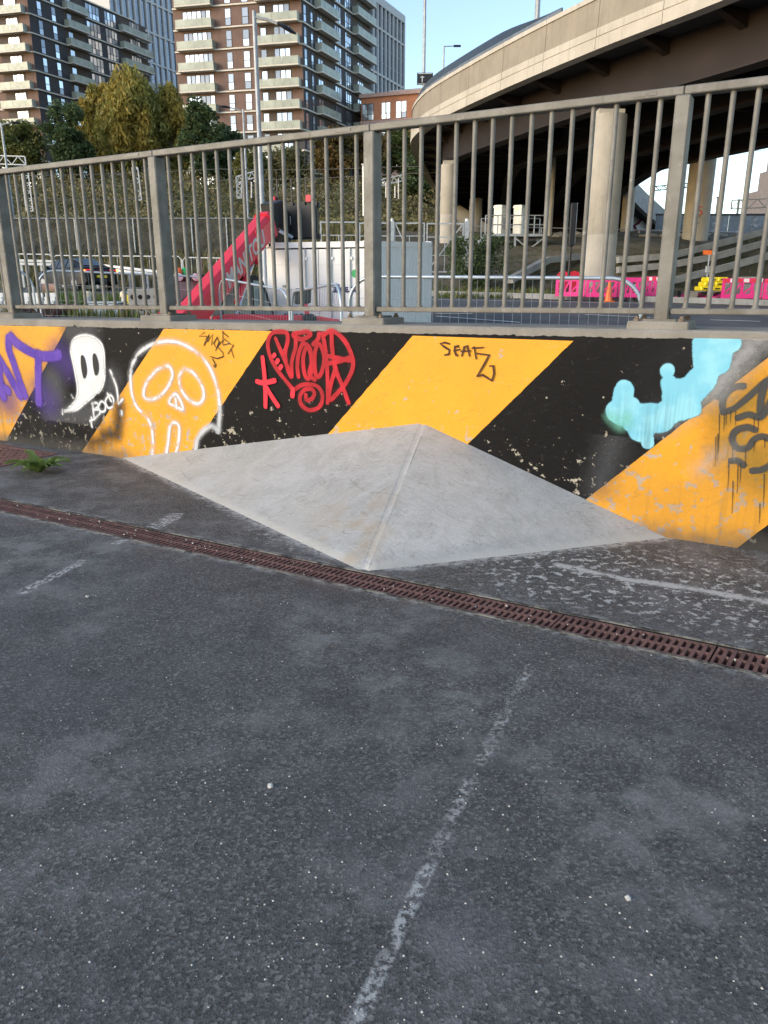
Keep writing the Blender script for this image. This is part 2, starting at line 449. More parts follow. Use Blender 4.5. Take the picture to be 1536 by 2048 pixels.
M['hz_olive'] = haze_paint('olive_overspray', c3(.30,.20,.03), None, (.1, .9), .65)
M['hz_purple'] = haze_paint('purple_overspray', c3(.10,.06,.30), None, (.15, .95), .5)
M['hz_yellow'] = haze_paint('yellow_overspray', c3(.60,.27,.02), None, (.15, .95), .6)
def railing_mat():
    g = Graph('weathered_galvanised_steel'); p = g.coord('Object'); x, y, z = g.sep(p); r = g.rand()
    c = g.mix(g.noise(p, 7, 4, .65).step(.3, .7), c3(.155,.15,.132), c3(.25,.243,.222))
    c = g.mix(r*.4, c, c3(.17,.16,.135))
    st = g.noise(g.comb(x*26, y*26, z*2.2), 1.0, 4, .65)
    c = g.mix(st.step(.55, .75)*.55, c, c3(.10,.09,.07))
    c = g.mix(g.noise(p, 38, 4, .7).step(.62, .72)*.6, c, c3(.11,.065,.035))
    c = g.mix(g.noise(p, 22, 4, .7).step(.64, .72)*.5, c, c3(.36,.36,.35))
    foot = z.step(1.06, .95); c = g.mix(foot*g.noise(p, 16, 3).step(.35, .6)*.7, c, c3(.12,.10,.075))
    g.bump(g.noise(p, 60, 3), .2, .004)
    return g.done(c, .6, .2, .4)
M['galv'] = railing_mat()
M['galv2'] = plain('pale_galvanised_steel', (.40,.43,.46), .45, .45, .15, 6)
M['zinc'] = plain('zinc_tube', (.44,.50,.55), .38, .5, .12, 5)
M['rust'] = plain('rusty_cast_iron', (.17,.088,.072), .8, .1, .3, 14, .4, 90, .4, dirt=(.17,.11,.085,.5))
M['rustbolt'] = plain('rusted_bolt', (.2,.15,.11), .8, .2, .3, 30)
M['void'] = plain('hollow_shade', (.006,.005,.005), .95)  # near-black stands for the darkness inside channel, slots and holes
M['stone'] = plain('pale_stone', (.55,.52,.47), .85, 0, .2, 60)
M['leafy'] = None
def foliage(name, c1, c2, c3_, rough=.6):
    g = Graph(name); r = g.island(); p = g.coord('World')
    c = g.mix(r, c1, c2); c = g.mix(g.noise(p, .35, 3).step(.42, .62)*.8, c, c3_)
    m = g.done(c, rough, 0, .3)
    g.p.inputs['Subsurface Weight'].default_value = 0
    tr = g.n.new('ShaderNodeBsdfTranslucent'); g.put(tr.inputs[0], c)
    mx = g.n.new('ShaderNodeMixShader'); mx.inputs[0].default_value = .3
    g.l.new(g.p.outputs[0], mx.inputs[1]); g.l.new(tr.outputs[0], mx.inputs[2]); g.l.new(mx.outputs[0], g.out.inputs[0])
    return m
M['birch'] = foliage('autumn_birch_leaf', c3(.15,.165,.04), c3(.36,.32,.09), c3(.38,.28,.06))
M['dkgreen'] = foliage('dark_green_leaf', c3(.045,.075,.032), c3(.10,.145,.055), c3(.065,.10,.04))
M['midgreen'] = foliage('mid_green_leaf', c3(.08,.11,.03), c3(.16,.18,.05), c3(.18,.17,.05))
M['bush'] = foliage('bank_bush_leaf', c3(.10,.11,.045), c3(.23,.215,.10), c3(.27,.22,.11))
M['autumn'] = foliage('russet_leaf', c3(.15,.10,.035), c3(.21,.125,.04), c3(.10,.105,.035))
M['grassb'] = foliage('grass_blade', c3(.06,.11,.02), c3(.16,.20,.05), c3(.18,.16,.06))
M['drygrass'] = foliage('dry_grass_blade', c3(.14,.13,.055), c3(.24,.21,.10), c3(.12,.12,.045))
M['weed'] = foliage('weed_leaf', c3(.10,.17,.035), c3(.22,.30,.09), c3(.16,.23,.07), .5)
M['bark'] = plain('bark', (.09,.075,.06), .9, 0, .3, 5)
M['birchbark'] = plain('birch_bark', (.4,.37,.33), .9, 0, .3, 3)
M['red'] = plain('machine_red_paint', (.74,.03,.05), .35, 0, .08, 2, spec=.5)
M['darksteel'] = plain('dark_steel', (.018,.019,.022), .45, .3, .2, 4)
M['rubber'] = plain('rubber', (.02,.02,.02), .85)
M['glass'] = plain('cab_glass', (.20,.29,.28), .10, .0, .2, 3, spec=.6)
M['white'] = plain('white_paint', (.78,.78,.76), .5, 0, .06, 2, dirt=(.6,.58,.52,.3))
M['lamp'] = plain('lamp_lens', (.85,.85,.82), .15)
M['letter'] = plain('pale_grey_letter', (.55,.54,.53), .5)
M['navy'] = plain('navy_letter', (.02,.03,.12), .5)
M['green'] = plain('green_plastic', (.02,.42,.12), .4)
M['orange'] = plain('orange_plastic', (.85,.16,.02), .45)
M['pink'] = plain('magenta_plastic', (.80,.03,.24), .45, 0, .1, 2)
M['redp'] = plain('red_plastic', (.68,.03,.06), .45)
M['yellowp'] = plain('yellow_plastic', (.85,.68,.02), .5)
M['chrome'] = plain('chrome_rod', (.7,.72,.75), .15, .9)
M['carpaint'] = plain('dark_car_paint', (.010,.010,.012), .4, .0, .05, 1, spec=.25)
M['carglass'] = plain('car_glass', (.03,.035,.04), .08, .1, .05, 1)
M['bluegrey'] = plain('blue_grey_box_paint', (.36,.43,.50), .5)
M['pole'] = plain('lamp_post_steel', (.34,.36,.37), .5, .4)
M['cabinet'] = plain('cabinet_white', (.72,.72,.66), .5, 0, .06)
M['cream'] = plain('cream_band', (.62,.55,.40), .6)
def glow(name, col, st):
    g = Graph(name); g.done(c3(*col), .4); g.p.inputs['Emission Color'].default_value = c3(*col); g.p.inputs['Emission Strength'].default_value = st; return g.m
M['tail'] = glow('lit_tail_lamp', (.9,.03,.03), 1.2); M['amber'] = glow('lit_indicator', (1,.35,.02), 2.5)
def wire_mat():
    g = Graph('welded_mesh_wire'); return g.done(c3(.5,.54,.56), .4, .5)
M['wire'] = wire_mat()
def net_mat():
    g = Graph('grey_debris_net'); p = g.coord('Object')
    c = g.mix(g.noise(p, 1.2, 4).step(.35, .65), c3(.05,.05,.045), c3(.10,.10,.09))
    return g.done(c, .9, 0, .1, g.noise(p, .8, 3).step(.2, .8)*.2 + .68)
M['net'] = net_mat()
def ground_mat():
    g = Graph('rough_ground'); p = g.coord('World'); x, y, z = g.sep(p)
    c = g.mix(g.noise(p, .5, 5, .65).step(.35, .65), c3(.10,.085,.06), c3(.17,.15,.115))
    c = g.mix(g.noise(p, 1.4, 5, .7).step(.48, .62)*.8, c, c3(.06,.075,.025))
    c = g.mix(g.vor(p, 3.2).step(.25, .1)*g.noise(p, .8, 2).step(.5, .6)*.7, c, c3(.27,.24,.2))
    # darker olive ground over the left part of the railway bank
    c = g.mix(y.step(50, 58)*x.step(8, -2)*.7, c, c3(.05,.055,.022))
    g.bump(g.noise(p, 5, 5, .7), .8, .08)
    return g.done(c, .95, 0, .2)
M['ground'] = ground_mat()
def road_mat():
    g = Graph('road_tarmac'); p = g.coord('World')
    c = g.mix(g.noise(p, .7, 5, .6).step(.3, .7), c3(.075,.077,.082), c3(.125,.127,.13))
    g.bump(g.noise(p, 50, 2), .3, .01); return g.done(c, .8, 0, .35)
M['road'] = road_mat()
def text_mesh(body, size, shear=0.0, bold=0.0, ext=.004):
    cu = bpy.data.curves.new('lettering', 'FONT'); cu.body = body; cu.size = size; cu.shear = shear; cu.offset = bold; cu.extrude = ext
    cu.align_x = 'CENTER'; cu.align_y = 'CENTER'; cu.resolution_u = 3
    o = bpy.data.objects.new('lettering_source', cu); COL.objects.link(o)
    dg = bpy.context.evaluated_depsgraph_get(); me = bpy.data.meshes.new_from_object(o.evaluated_get(dg))
    bpy.data.objects.remove(o); bpy.data.curves.remove(cu); me.materials.clear(); return me
def place_text(name, me, mat, parent, c, ex, ey, world=True):
    ex = Vector(ex).normalized(); ey = (Vector(ey) - ex*ex.dot(Vector(ey))).normalized(); ez = ex.cross(ey)
    Mx = Matrix((ex, ey, ez)).transposed().to_4x4(); Mx.translation = Vector(c)
    if world and parent is not None: Mx = wmat(parent).inverted() @ Mx
    me.transform(Mx)
    return obj(name, me, mat, parent)
# ================================================================== foreground: tarmac, drain, wall, hip, railing
DR0, DR1 = -1.208, -1.062        # drain edges, wall frame
def quad_sheet(name, mat, s0, s1, o0, o1, z=0.0):
    P = [G0 + WD*s + WN*o + Vector((0,0,z)) for s, o in ((s0,o0),(s1,o0),(s1,o1),(s0,o1))]
    return struct(name, MB().add(P, [(0,1,2,3)]), mat)
quad_sheet('tarmac_ground', M['asphalt'], -30, 30, -30, DR0)
quad_sheet('tarmac_strip', M['asphalt'], -30, 30, DR1, .05)
# --- drain: channel and slotted grates
dr = thing('drain_channel', 'long rusty slotted drain channel crossing the tarmac in front of the concrete hip', 'drain', G0, WROT)
ch = MB()
ch.box(-4, 9.5, DR0-.004, DR0+.006, -.14, -.001); ch.box(-4, 9.5, DR1-.006, DR1+.004, -.14, -.001); ch.box(-4, 9.5, DR0+.006, DR1-.006, -.14, -.13)
obj('channel', ch, M['void'], dr)
lip = MB(); lip.box(-4, 9.5, DR0-.012, DR0-.001, -.02, .003); lip.box(-4, 9.5, DR1+.001, DR1+.012, -.02, .003)
obj('concrete_edging', lip, M['edging'], dr)
def grate_mesh(L=.5, n=20):
    W = (DR1 - DR0) - .014; g = MB(); pit = (L-.012)/n; sw = .0125
    xs = [0.0]
    for i in range(n): c = (i+.5)*pit + .003; xs += [c - sw/2, c + sw/2]
    xs.append(L - .006)
    ys = [0, .009, W/2-.0055, W/2+.0055, W-.009, W]
    top = 0.0; bot = -.022
    hole = lambda i, j: i % 2 == 1 and j in (1, 3)
    nx, ny = len(xs)-1, len(ys)-1
    idx = {}
    def vt(i, j, b):
        k = (i, j, b)
        if k not in idx:
            # slots lean a little, rounded corners are below pixel size
            idx[k] = len(g.v); g.v.append((xs[i] + (ys[j]-W/2)*.10, ys[j], bot if b else top))
        return idx[k]
    for i in range(nx):
        for j in range(ny):
            if hole(i, j): continue
            g.f.append((vt(i,j,0), vt(i+1,j,0), vt(i+1,j+1,0), vt(i,j+1,0)))
            for (a, b, ni, nj) in (((i,j),(i+1,j),i,j-1), ((i+1,j),(i+1,j+1),i+1,j), ((i+1,j+1),(i,j+1),i,j+1), ((i,j+1),(i,j),i-1,j)):
                if ni < 0 or nj < 0 or ni >= nx or nj >= ny or hole(ni, nj):
                    g.f.append((vt(*a,0), vt(*a,1), vt(*b,1), vt(*b,0)))
    return g.mesh('grate')
gm = grate_mesh(); gm.materials.append(M['rust'])
s_break = gpt(1117, 1240)[0]
for k in range(-16, 8):
    o = link(bpy.data.objects.new('grate', gm), dr)
    o.location = (s_break + k*.5, DR0 + .007, -.0015 + random.uniform(-.001, .001)); o.rotation_euler = (random.uniform(-.006,.006), 0, 0)
# pebbles and silt caught in the slots
deb = MB(); rq = random.Random(19)
for _ in range(260):
    s = rq.uniform(-2, 7.5); o_ = rq.uniform(DR0+.012, DR1-.012); r = rq.choice((.002,.003,.003,.004,.006)); z = rq.choice((.0015, -.004, -.008))
    a_ = rq.uniform(0, 6.28); P_ = [(r,0,0),(-r*.8,r*.3,0),(0,r*.8,0),(.1*r,-r,0),(0,0,r*.7),(0,0,-r)]
    deb.add([(s+q[0]*math.cos(a_)-q[1]*math.sin(a_), o_+q[0]*math.sin(a_)+q[1]*math.cos(a_), z+q[2]) for q in P_], [(0,2,4),(2,1,4),(1,3,4),(3,0,4),(2,0,5),(1,2,5),(3,1,5),(0,3,5)])
q = obj('grit_in_slots', deb, M['stone'], dr, recalc=False); q['kind'] = 'stuff'
# --- wall
def ztop(s): return .893 + .0075*s
def zpaint(s): return .846 + .0100*s
wall = thing('parapet_wall', 'low concrete wall painted with yellow and black diagonal stripes and graffiti', 'wall', G0, WROT)
WS0, WS1, WT = -7.0, 9.0, .42
core = MB()
P = [(WS0,0,-.3),(WS1,0,-.3),(WS1,WT,-1.6),(WS0,WT,-1.6),(WS0,0,ztop(WS0)),(WS1,0,ztop(WS1)),(WS1,WT,ztop(WS1)),(WS0,WT,ztop(WS0))]
core.add(P, [(0,3,2,1),(4,5,6,7),(0,1,5,4),(1,2,6,5),(2,3,7,6),(3,0,4,7)])
obj('wall_core', core, M['conc'], wall, bevel=.012)
# black coat with a ragged top edge
bk = MB(); n = 900; sA, sB = -4.0, 8.0
for i in range(n+1):
    s = lerp(sA, sB, i/n)
    rag = mnoise.noise((s*7, 1, 0))*.006 + mnoise.noise((s*38, 5, 0))*.005 + max(0, mnoise.noise((s*21, 9, 3)) - .25)*(.05 if s < 1.3 else .02)
    bk.v += [(s, -.0022, -.02), (s, -.0022, zpaint(s) + rag)]
for i in range(n): bk.f.append((2*i, 2*i+2, 2*i+3, 2*i+1))
obj('black_coat', bk, M['black'], wall, recalc=False)
# yellow stripes: edges traced top -> bottom
def edge(a, b):
    (s0, z0), (s1, z1) = wpt(*a), wpt(*b); k = (s1 - s0)/(z1 - z0)
    return lambda z: s0 + k*(z - z0)
E1R = edge((135,652),(13,882)); E2L = edge((331,654),(163,906)); E2R = edge((545,661),(383,902))
E3L = edge((829,668),(657,868)); E3R = edge((1155,674),(939,885)); E4L = edge((1536,715),(1177,995)); E4R = edge((1536,1049),(1480,1091))
stripes = [(lambda z: E1R(z)-.75, E1R), (E2L, E2R), (E3L, E3R), (E4L, E4R)]
for li, (a, b) in enumerate(stripes):
    y = MB(); m = 60
    for i in range(m+1):
        t = i/m
        z = -.02 + t*(.87+.02)
        def top(f):
            zz = z
            for _ in range(4):
                if zz > zpaint(f(zz)) - .001: zz = zpaint(f(zz)) - .001
            return zz
        za, zb = min(z, zpaint(a(z))-.001), min(z, zpaint(b(z))-.001)
        ja, jb = mnoise.noise((z*30, li*7, 0))*.004, mnoise.noise((z*30, li*7+3, 0))*.004
        y.v += [(a(za)+ja, -.0042, za), (b(zb)+jb, -.0042, zb)]
    # subdivide the top edge so that it follows the ragged line
    for i in range(m): y.f.append((2*i, 2*i+1, 2*i+3, 2*i+2))
    obj('yellow_stripe', y, M['yellow'], wall, recalc=False)
# --- graffiti: ribbons of paint a millimetre proud of the wall
LAYER = [0]
def catmull(pts, n=8, closed=False):
    if len(pts) < 3: 
        a, b = pts[0], pts[-1]; return [(lerp(a[0],b[0],i/n), lerp(a[1],b[1],i/n)) for i in range(n+1)]
    out = []; m = len(pts)
    rng = range(m if closed else m-1)
    for i in rng:
        p0 = pts[(i-1) % m] if (closed or i > 0) else pts[0]; p1 = pts[i]; p2 = pts[(i+1) % m]; p3 = pts[(i+2) % m] if (closed or i+2 < m) else pts[-1]
        for k in range(n):
            t = k/n; t2 = t*t; t3 = t2*t
            out.append(tuple(.5*((2*p1[q]) + (-p0[q]+p2[q])*t + (2*p0[q]-5*p1[q]+4*p2[q]-p3[q])*t2 + (-p0[q]+3*p1[q]-3*p2[q]+p3[q])*t3) for q in (0,1)))
    if not closed: out.append(pts[-1])
    return out
ZR = {1: (0,620,3.072), 2: (380,640,3.072), 3: (800,640,3.84), 4: (1100,640,3.523)}
def zp(reg, pts):
    ox, oy, k = ZR[reg]; return [wpt(ox + x/k, oy + y/k) for x, y in pts]
HALO = {'white_spray': ('sp_halo', 2.2), 'purple_spray': ('sp_phalo', 1.6), 'red_marker': ('sp_rhalo', 1.9)}
def strokes(name, reg, lines, width, mat, closed=False, smooth=8, straight=False, taper=False):
    if mat.name in HALO:
        hm, k = HALO[mat.name]; lw = [dict(q, w=q.get('w', width)*k) if isinstance(q, dict) else q for q in lines]
        strokes(name + '_haze', reg, lw, width*k, M[hm], closed, smooth, straight, taper)
    mb = MB(); mb.uv = []
    for ln in lines:
        wdt = width; cl = closed
        if isinstance(ln, dict): wdt = ln.get('w', width); cl = ln.get('c', closed); ln = ln['p']
        pts = zp(reg, ln)
        if not straight: pts = catmull(pts, smooth, cl)
        hw = wdt*.5; m = len(pts); LAYER[0] += 1; yy = -.0062 - (LAYER[0] % 40)*.00012
        cum = 0; b = len(mb.v)
        for i, p in enumerate(pts):
            q0 = pts[(i-1) % m] if (cl or i) else p; q1 = pts[(i+1) % m] if (cl or i < m-1) else p
            dx, dz = q1[0]-q0[0], q1[1]-q0[1]; L = math.hypot(dx, dz) or 1; nx, nz = -dz/L, dx/L
            h = hw*(1 + .12*mnoise.noise((p[0]*14, p[1]*14, 3)))
            if taper: h *= lerp(1, .35, i/(m-1))
            if not cl and i in (0, m-1):   # round the end
                ex, ez = (-dx/L*h*.5, -dz/L*h*.5) if i == 0 else (dx/L*h*.5, dz/L*h*.5)
                p = (p[0]+ex, p[1]+ez); h *= .7
            mb.v += [(p[0]+nx*h, yy, p[1]+nz*h), (p[0]-nx*h, yy, p[1]-nz*h)]; mb.uv += [(0, i*.02), (1, i*.02)]
        for i in range(m if cl else m-1):
            j = (i+1) % m; mb.f.append((b+2*i, b+2*i+1, b+2*j+1, b+2*j))
    return obj(name, mb, mat, wall, recalc=False)
def blob(name, reg, poly, mat, yy):
    pts = catmull(zp(reg, poly), 6, True); mb = MB(); mb.uv = [(.5,.5)]*len(pts)
    mb.v = [(p[0], yy, p[1]) for p in pts]; mb.f = [tuple(range(len(pts)))]
    b = mb.mesh(name); bm = bmesh.new(); bm.from_mesh(b); bmesh.ops.triangulate(bm, faces=bm.faces); bm.to_mesh(b); bm.free()
    return obj(name, b, mat, wall)
def maskgrid(name, s0, s1, z0, z1, res, fn, mat, yy):
    nx = max(2, int((s1-s0)/res)); nz = max(2, int((z1-z0)/res)); mb = MB(); al = []
    for j in range(nz+1):
        for i in range(nx+1):
            s = lerp(s0, s1, i/nx); z = lerp(z0, z1, j/nz); mb.v.append((s, yy, min(z, zpaint(s)+.004))); al.append(fn(s, z))
    for j in range(nz):
        for i in range(nx):
            k = j*(nx+1)+i
            if max(al[k], al[k+1], al[k+nx+1], al[k+nx+2]) > .02: mb.f.append((k, k+1, k+nx+2, k+nx+1))
    me = mb.mesh(name); at = me.attributes.new('mask', 'FLOAT', 'POINT')
    at.data.foreach_set('value', al)
    return obj(name, me, mat, wall)
def discs(lst, reg):
    C = []
    for x, y, r in lst:
        s, z = zp(reg, [(x, y)])[0]; s2, z2 = zp(reg, [(x+r, y)])[0]; C.append((s, z, abs(s2-s)))
    return C
def sdisc(C, soft):
    return lambda s, z: max(max(0, min(1, .5 + (r - math.hypot(s-a, z-b))/soft)) for a, b, r in C)
def capsules(segs, reg, soft):
    Q = []
    for (x0, y0, x1, y1, r) in segs:
        a = zp(reg, [(x0,y0)])[0]; b = zp(reg, [(x1,y1)])[0]; rr = abs(zp(reg, [(x0+r, y0)])[0][0]-a[0]); Q.append((a, b, rr))
    def fn(s, z):
        best = 0
        for a, b, r in Q:
            dx, dz = b[0]-a[0], b[1]-a[1]; t = max(0, min(1, ((s-a[0])*dx + (z-a[1])*dz)/(dx*dx+dz*dz+1e-9)))
            d = math.hypot(s-a[0]-t*dx, z-a[1]-t*dz); best = max(best, min(1, .5 + (r-d)/soft))
        return best
    return fn
# purple throw-up at the left
maskgrid('purple_overspray', -.6, 1.1, .1, .85, .012, capsules([(360,270,420,330,60),(0,500,60,560,60),(250,500,300,560,60)], 1, .25), M['hz_purple'], -.0056)
strokes('purple_tag', 1, [
    [(60,170),(60,240),(90,330),(130,450),(160,530)],
    [(70,160),(110,205),(180,250),(250,280),(320,285),(370,275)],
    [(-60,210),(0,300),(60,400),(130,530)],
    [(240,270),(240,370),(240,470),(245,570)],
    [(-80,480),(0,465),(60,500)], [(0,340),(10,480),(30,540)],
], .090, M['sp_purple'])
# white ghost and BOO!
maskgrid('grey_overspray', .2, 1.6, .2, .87, .012, capsules([(430,130,560,130,50),(330,440,340,520,70),(330,660,560,640,60),(700,420,690,480,50)], 1, .22), M['hz_grey'], -.0054)
blob('ghost_shape', 1, [(440,250),(450,190),(490,160),(550,155),(610,185),(640,235),(648,320),(648,420),(625,490),(580,530),(520,580),(470,615),(400,622),(440,590),(470,550),(482,500),(475,430),(460,350)], M['sp_solid'], -.0075)
strokes('ghost_outline', 1, [{'p': [(440,250),(450,190),(490,160),(550,155),(610,185),(640,235),(648,320),(648,420),(625,490),(580,530),(520,580),(470,615),(400,622),(440,590),(470,550),(482,500),(475,430),(460,350)], 'c': True}, [(455,540),(445,522)], [(390,610),(390,638)]], .022, M['sp_white'])
def eye(poly): blob('ghost_eye', 1, poly, M['sp_eye'], -.0125)
M['sp_eye'] = spray('eye_black', c3(.02,.02,.022), .1, 1.0, .05)
eye([(505,290),(515,275),(528,300),(538,345),(540,385),(528,420),(518,405),(508,355)]); eye([(578,280),(590,265),(602,290),(612,330),(612,375),(600,402),(590,390),(580,340)])
strokes('boo_lettering', 1, [
    [(575,570),(580,620),(585,665)], [(570,575),(600,570),(610,590),(585,612)], [(585,612),(615,612),(620,635),(588,665)],
    {'p': [(625,565),(612,595),(625,622),(650,618),(655,585),(640,563)], 'c': True},
    {'p': [(672,530),(655,560),(672,600),(700,590),(705,550),(690,525)], 'c': True}, [(668,512),(690,560)],
    [(570,660),(568,690),(572,715)], [(560,680),(590,668)],
], .024, M['sp_white'])
strokes('exclamation_mark', 1, [[(686,372),(705,420),(725,480),(735,570)], [(735,572),(762,548)], [(753,622),(753,630),(753,640)]], .028, M['sp_white'])
maskgrid('brown_overspray', .8, 1.9, .02, .5, .014, capsules([(740,600,725,740,30),(640,770,720,760,30),(560,810,640,800,22)], 1, .16), M['hz_black'], -.0055)
# white skull outline
strokes('skull_outline', 1, [
    [(940,900),(945,820),(935,720),(905,655),(850,600),(822,540),(808,450),(812,360),(850,275),(920,220),(1000,195),(1080,195),(1160,225),(1230,275),(1290,350),(1335,460),(1352,560),(1355,640),(1345,740)],
    [(1345,740),(1310,710),(1260,735),(1220,790),(1205,870)],
    {'p': [(1040,345),(985,360),(930,410),(895,470),(890,530),(930,550),(990,525),(1040,465),(1065,395)], 'c': True},
    {'p': [(1130,365),(1105,420),(1120,490),(1165,550),(1220,575),(1255,540),(1250,475),(1215,410),(1170,370)], 'c': True},
    {'p': [(1082,515),(1045,565),(1085,590),(1128,610),(1115,560)], 'c': True}, [(1085,545),(1088,600)],
    [(1025,895),(1040,800),(1050,715),(1075,690),(1105,715),(1103,800),(1085,885)],
], .037, M['sp_white'])
strokes('white_soft_spray', 1, [[(1355,600),(1352,680),(1342,745)], [(1342,735),(1300,712),(1250,745),(1215,800),(1200,880)]], .06, spray('white_fade_spray', c3(.6,.62,.65), .95, .5, .3))  # soft white overspray beside the skull outline
# marker tags
strokes('marker_tag', 1, [
    [(1262,138),(1228,160),(1275,160),(1258,220),(1290,150),(1280,195),(1312,150),(1305,215)], [(1340,165),(1318,205),(1335,235),(1352,200),(1340,170)],
    [(1352,190),(1330,250)], [(1375,185),(1340,225),(1375,262)], [(1375,262),(1378,285),(1340,298),(1298,285)], [(1310,298),(1325,325),(1328,350)], [(1335,335),(1325,352),(1316,338)],
    [(1375,130),(1375,210)], [(1372,135),(1410,165),(1382,178),(1420,205),(1378,215)], [(1405,205),(1440,215),(1405,270)], [(1425,240),(1442,292)],
], .0085, M['sp_ink'], straight=True)
strokes('marker_tag', 3, [
    [(385,182),(350,172),(315,180),(345,205),(385,230),(380,262),(350,268)], [(452,195),(425,210),(425,240),(435,272)], [(425,200),(455,205)], [(420,235),(465,225)], [(440,262),(448,275)],
    [(480,275),(500,205),(520,195),(540,275)], [(475,240),(545,235)], [(575,205),(590,295)], [(560,215),(650,210),(590,255),(690,268)], [(690,268),(655,335),(598,430)], [(598,430),(640,420),(712,465)], [(712,465),(728,410),(722,350),(695,352)],
], .0125, M['sp_brown'], straight=True)
# red heart-shaped tag
strokes('red_tag', 2, [
    [(640,430),(600,380),(545,310),(505,240),(485,170),(490,110),(520,75),(560,70)], [(560,70),(600,80),(605,130),(590,200),(600,280),(625,350)],
    [(530,110),(560,180),(590,250),(630,350)], [(650,80),(655,160),(630,260),(632,345)],
    {'p': [(690,75),(640,90),(690,118),(745,90),(720,70)], 'c': True}, [(700,140),(675,200),(665,280),(672,350)], [(700,140),(740,170),(755,250),(740,330),(775,370)],
    {'p': [(720,170),(700,240),(710,330),(735,360),(752,300),(748,210)], 'c': True}, {'p': [(790,150),(770,230),(780,340),(810,330),(830,240),(815,170)], 'c': True},
    [(800,80),(790,120),(760,150)], [(820,80),(840,200),(850,340),(855,500)], [(830,90),(870,65),(920,90),(970,150),(1005,240),(1000,310),(960,390),(910,450),(870,490)],
    [(875,70),(880,180),(900,300),(940,400),(980,510)], [(835,215),(920,235),(1000,250)], [(1000,225),(930,250),(840,270)],
    [(900,300),(870,400),(850,510)],
], .029, M['sp_red'])
strokes('red_tag_cross', 2, [
    [(452,225),(460,300),(465,360),(470,450),(470,535)], [(415,375),(460,385),(530,370)], [(475,410),(510,470),(550,530)], [(640,420),(635,470)],
    {'p': [(522,215),(524,217),(526,219)], 'w': .04}, {'p': [(542,250),(544,252),(546,254)], 'w': .04}, {'p': [(562,287),(564,289),(566,291)], 'w': .04},
], .032, M['sp_redhot'])
strokes('red_spiral', 2, [[(715,455),(722,490),(755,480),(768,445),(745,422),(705,430),(680,470),(690,520),(735,552),(790,540),(815,500),(815,450),(790,410),(745,395),(690,400),(650,425)]], .027, M['sp_red'])
# pale blue blobs at the right
hb = capsules([(525,480,525,500,60),(525,500,500,640,70),(480,640,520,660,85),(580,680,560,620,85),(600,690,780,690,105),(700,670,640,770,90),(780,690,960,560,95),(960,540,1070,420,105),(860,540,900,480,70),(830,350,830,360,48),(840,440,850,520,55),(900,520,980,480,90),(1000,620,850,660,70),(1080,160,1090,360,75),(1200,180,1180,300,95),(1290,165,1200,220,60),(680,780,690,860,45),(1070,420,1180,250,90)], 4, .035)
maskgrid('blue_blobs', 4.0, 5.4, .35, .905, .008, hb, M['hz_blue'], -.0105)
maskgrid('blue_blobs_tint', 4.0, 5.0, .35, .9, .012, capsules([(430,680,500,740,25),(540,680,545,720,25)], 4, .09), M['hz_green'], -.0109)
maskgrid('white_overspray', 4.2, 5.7, .25, .91, .012, capsules([(1150,500,1400,200,80),(800,720,1100,520,60),(1380,160,1480,150,60),(1050,1050,1150,960,8),(1150,960,1280,930,14)], 4, .22), M['hz_white'], -.0101)
maskgrid('dark_overspray', 3.9, 4.9, .0, .45, .014, capsules([(450,850,350,1180,70)], 4, .28), M['hz_grey'], -.0053)
strokes('black_arc', 4, [[(1560,170),(1450,230),(1350,320),(1260,430),(1180,540)]], .05, M['sp_dark'])
maskgrid('olive_overspray', 4.5, 5.9, .05, .85, .014, capsules([(1250,640,1480,560,130),(1300,880,1500,1050,130)], 4, .30), M['hz_olive'], -.0058)
strokes('grey_tag', 4, [
    [(1370,465),(1310,470),(1250,510),(1218,570),(1218,650)], [(1218,650),(1300,620),(1400,540),(1500,450),(1580,390)], [(1520,440),(1490,540),(1480,680)], [(1320,690),(1400,665),(1490,680),(1560,560)],
    [(1450,775),(1390,755),(1310,780),(1285,840),(1320,900),(1390,900),(1440,840),(1500,820),(1580,850)], [(1270,990),(1320,990),(1370,1025)], [(1420,1060),(1500,1050),(1580,1000)],
], .035, M['sp_grey'])
dl = []
for x, y0, y1 in ((1195,660,940),(1230,660,780),(1245,650,740),(1275,640,720),(1310,640,740),(1440,680,780),(1470,690,800),(1290,900,1010),(1260,1000,1200),(1325,1020,1220),(1345,1000,1150),(1290,1130,1360),(1510,1080,1330),(1480,1290,1430),(1440,850,930),(1380,900,1030),(1515,830,900),(1185,800,1000),(1170,820,1030)):
    dl.append([(x, y0), (x-2, (y0+y1)/2), (x-10*(y1-y0)/300, y1)])
strokes('paint_drips', 4, dl, .0075, M['sp_drip'], taper=True)
# --- concrete hip (four-cornered pyramid against the wall)
A, Fp, Lp, Rp = [Vector(PYR[k]) for k in 'AFLR']
bm = bmesh.new()
va, vf, vl, vr = [bm.verts.new(q) for q in (A, Fp, Lp, Rp)]
vb = bm.verts.new((A.x, 0.0, -.03)); vf2 = bm.verts.new((Fp.x, Fp.y, -.03)); vl2 = bm.verts.new((Lp.x, 0, -.03)); vr2 = bm.verts.new((Rp.x, 0, -.03))
f1 = bm.faces.new((va, vl, vf)); f2 = bm.faces.new((va, vf, vr)); bm.faces.new((vl, vl2, vf2, vf)); bm.faces.new((vf, vf2, vr2, vr))
ridge = [e for e in bm.edges if va in e.verts and vf in e.verts]
bmesh.ops.bevel(bm, geom=ridge, offset=.02, segments=3, affect='EDGES')
bmesh.ops.triangulate(bm, faces=bm.faces)
for _ in range(5): bmesh.ops.subdivide_edges(bm, edges=[e for e in bm.edges if e.calc_length() > .06], cuts=1)
for v in bm.verts:
    if v.co.z > .002 and v.co.y < -.01: v.co.z += mnoise.noise(v.co*2.5)*.006 + mnoise.noise(v.co*9)*.0022
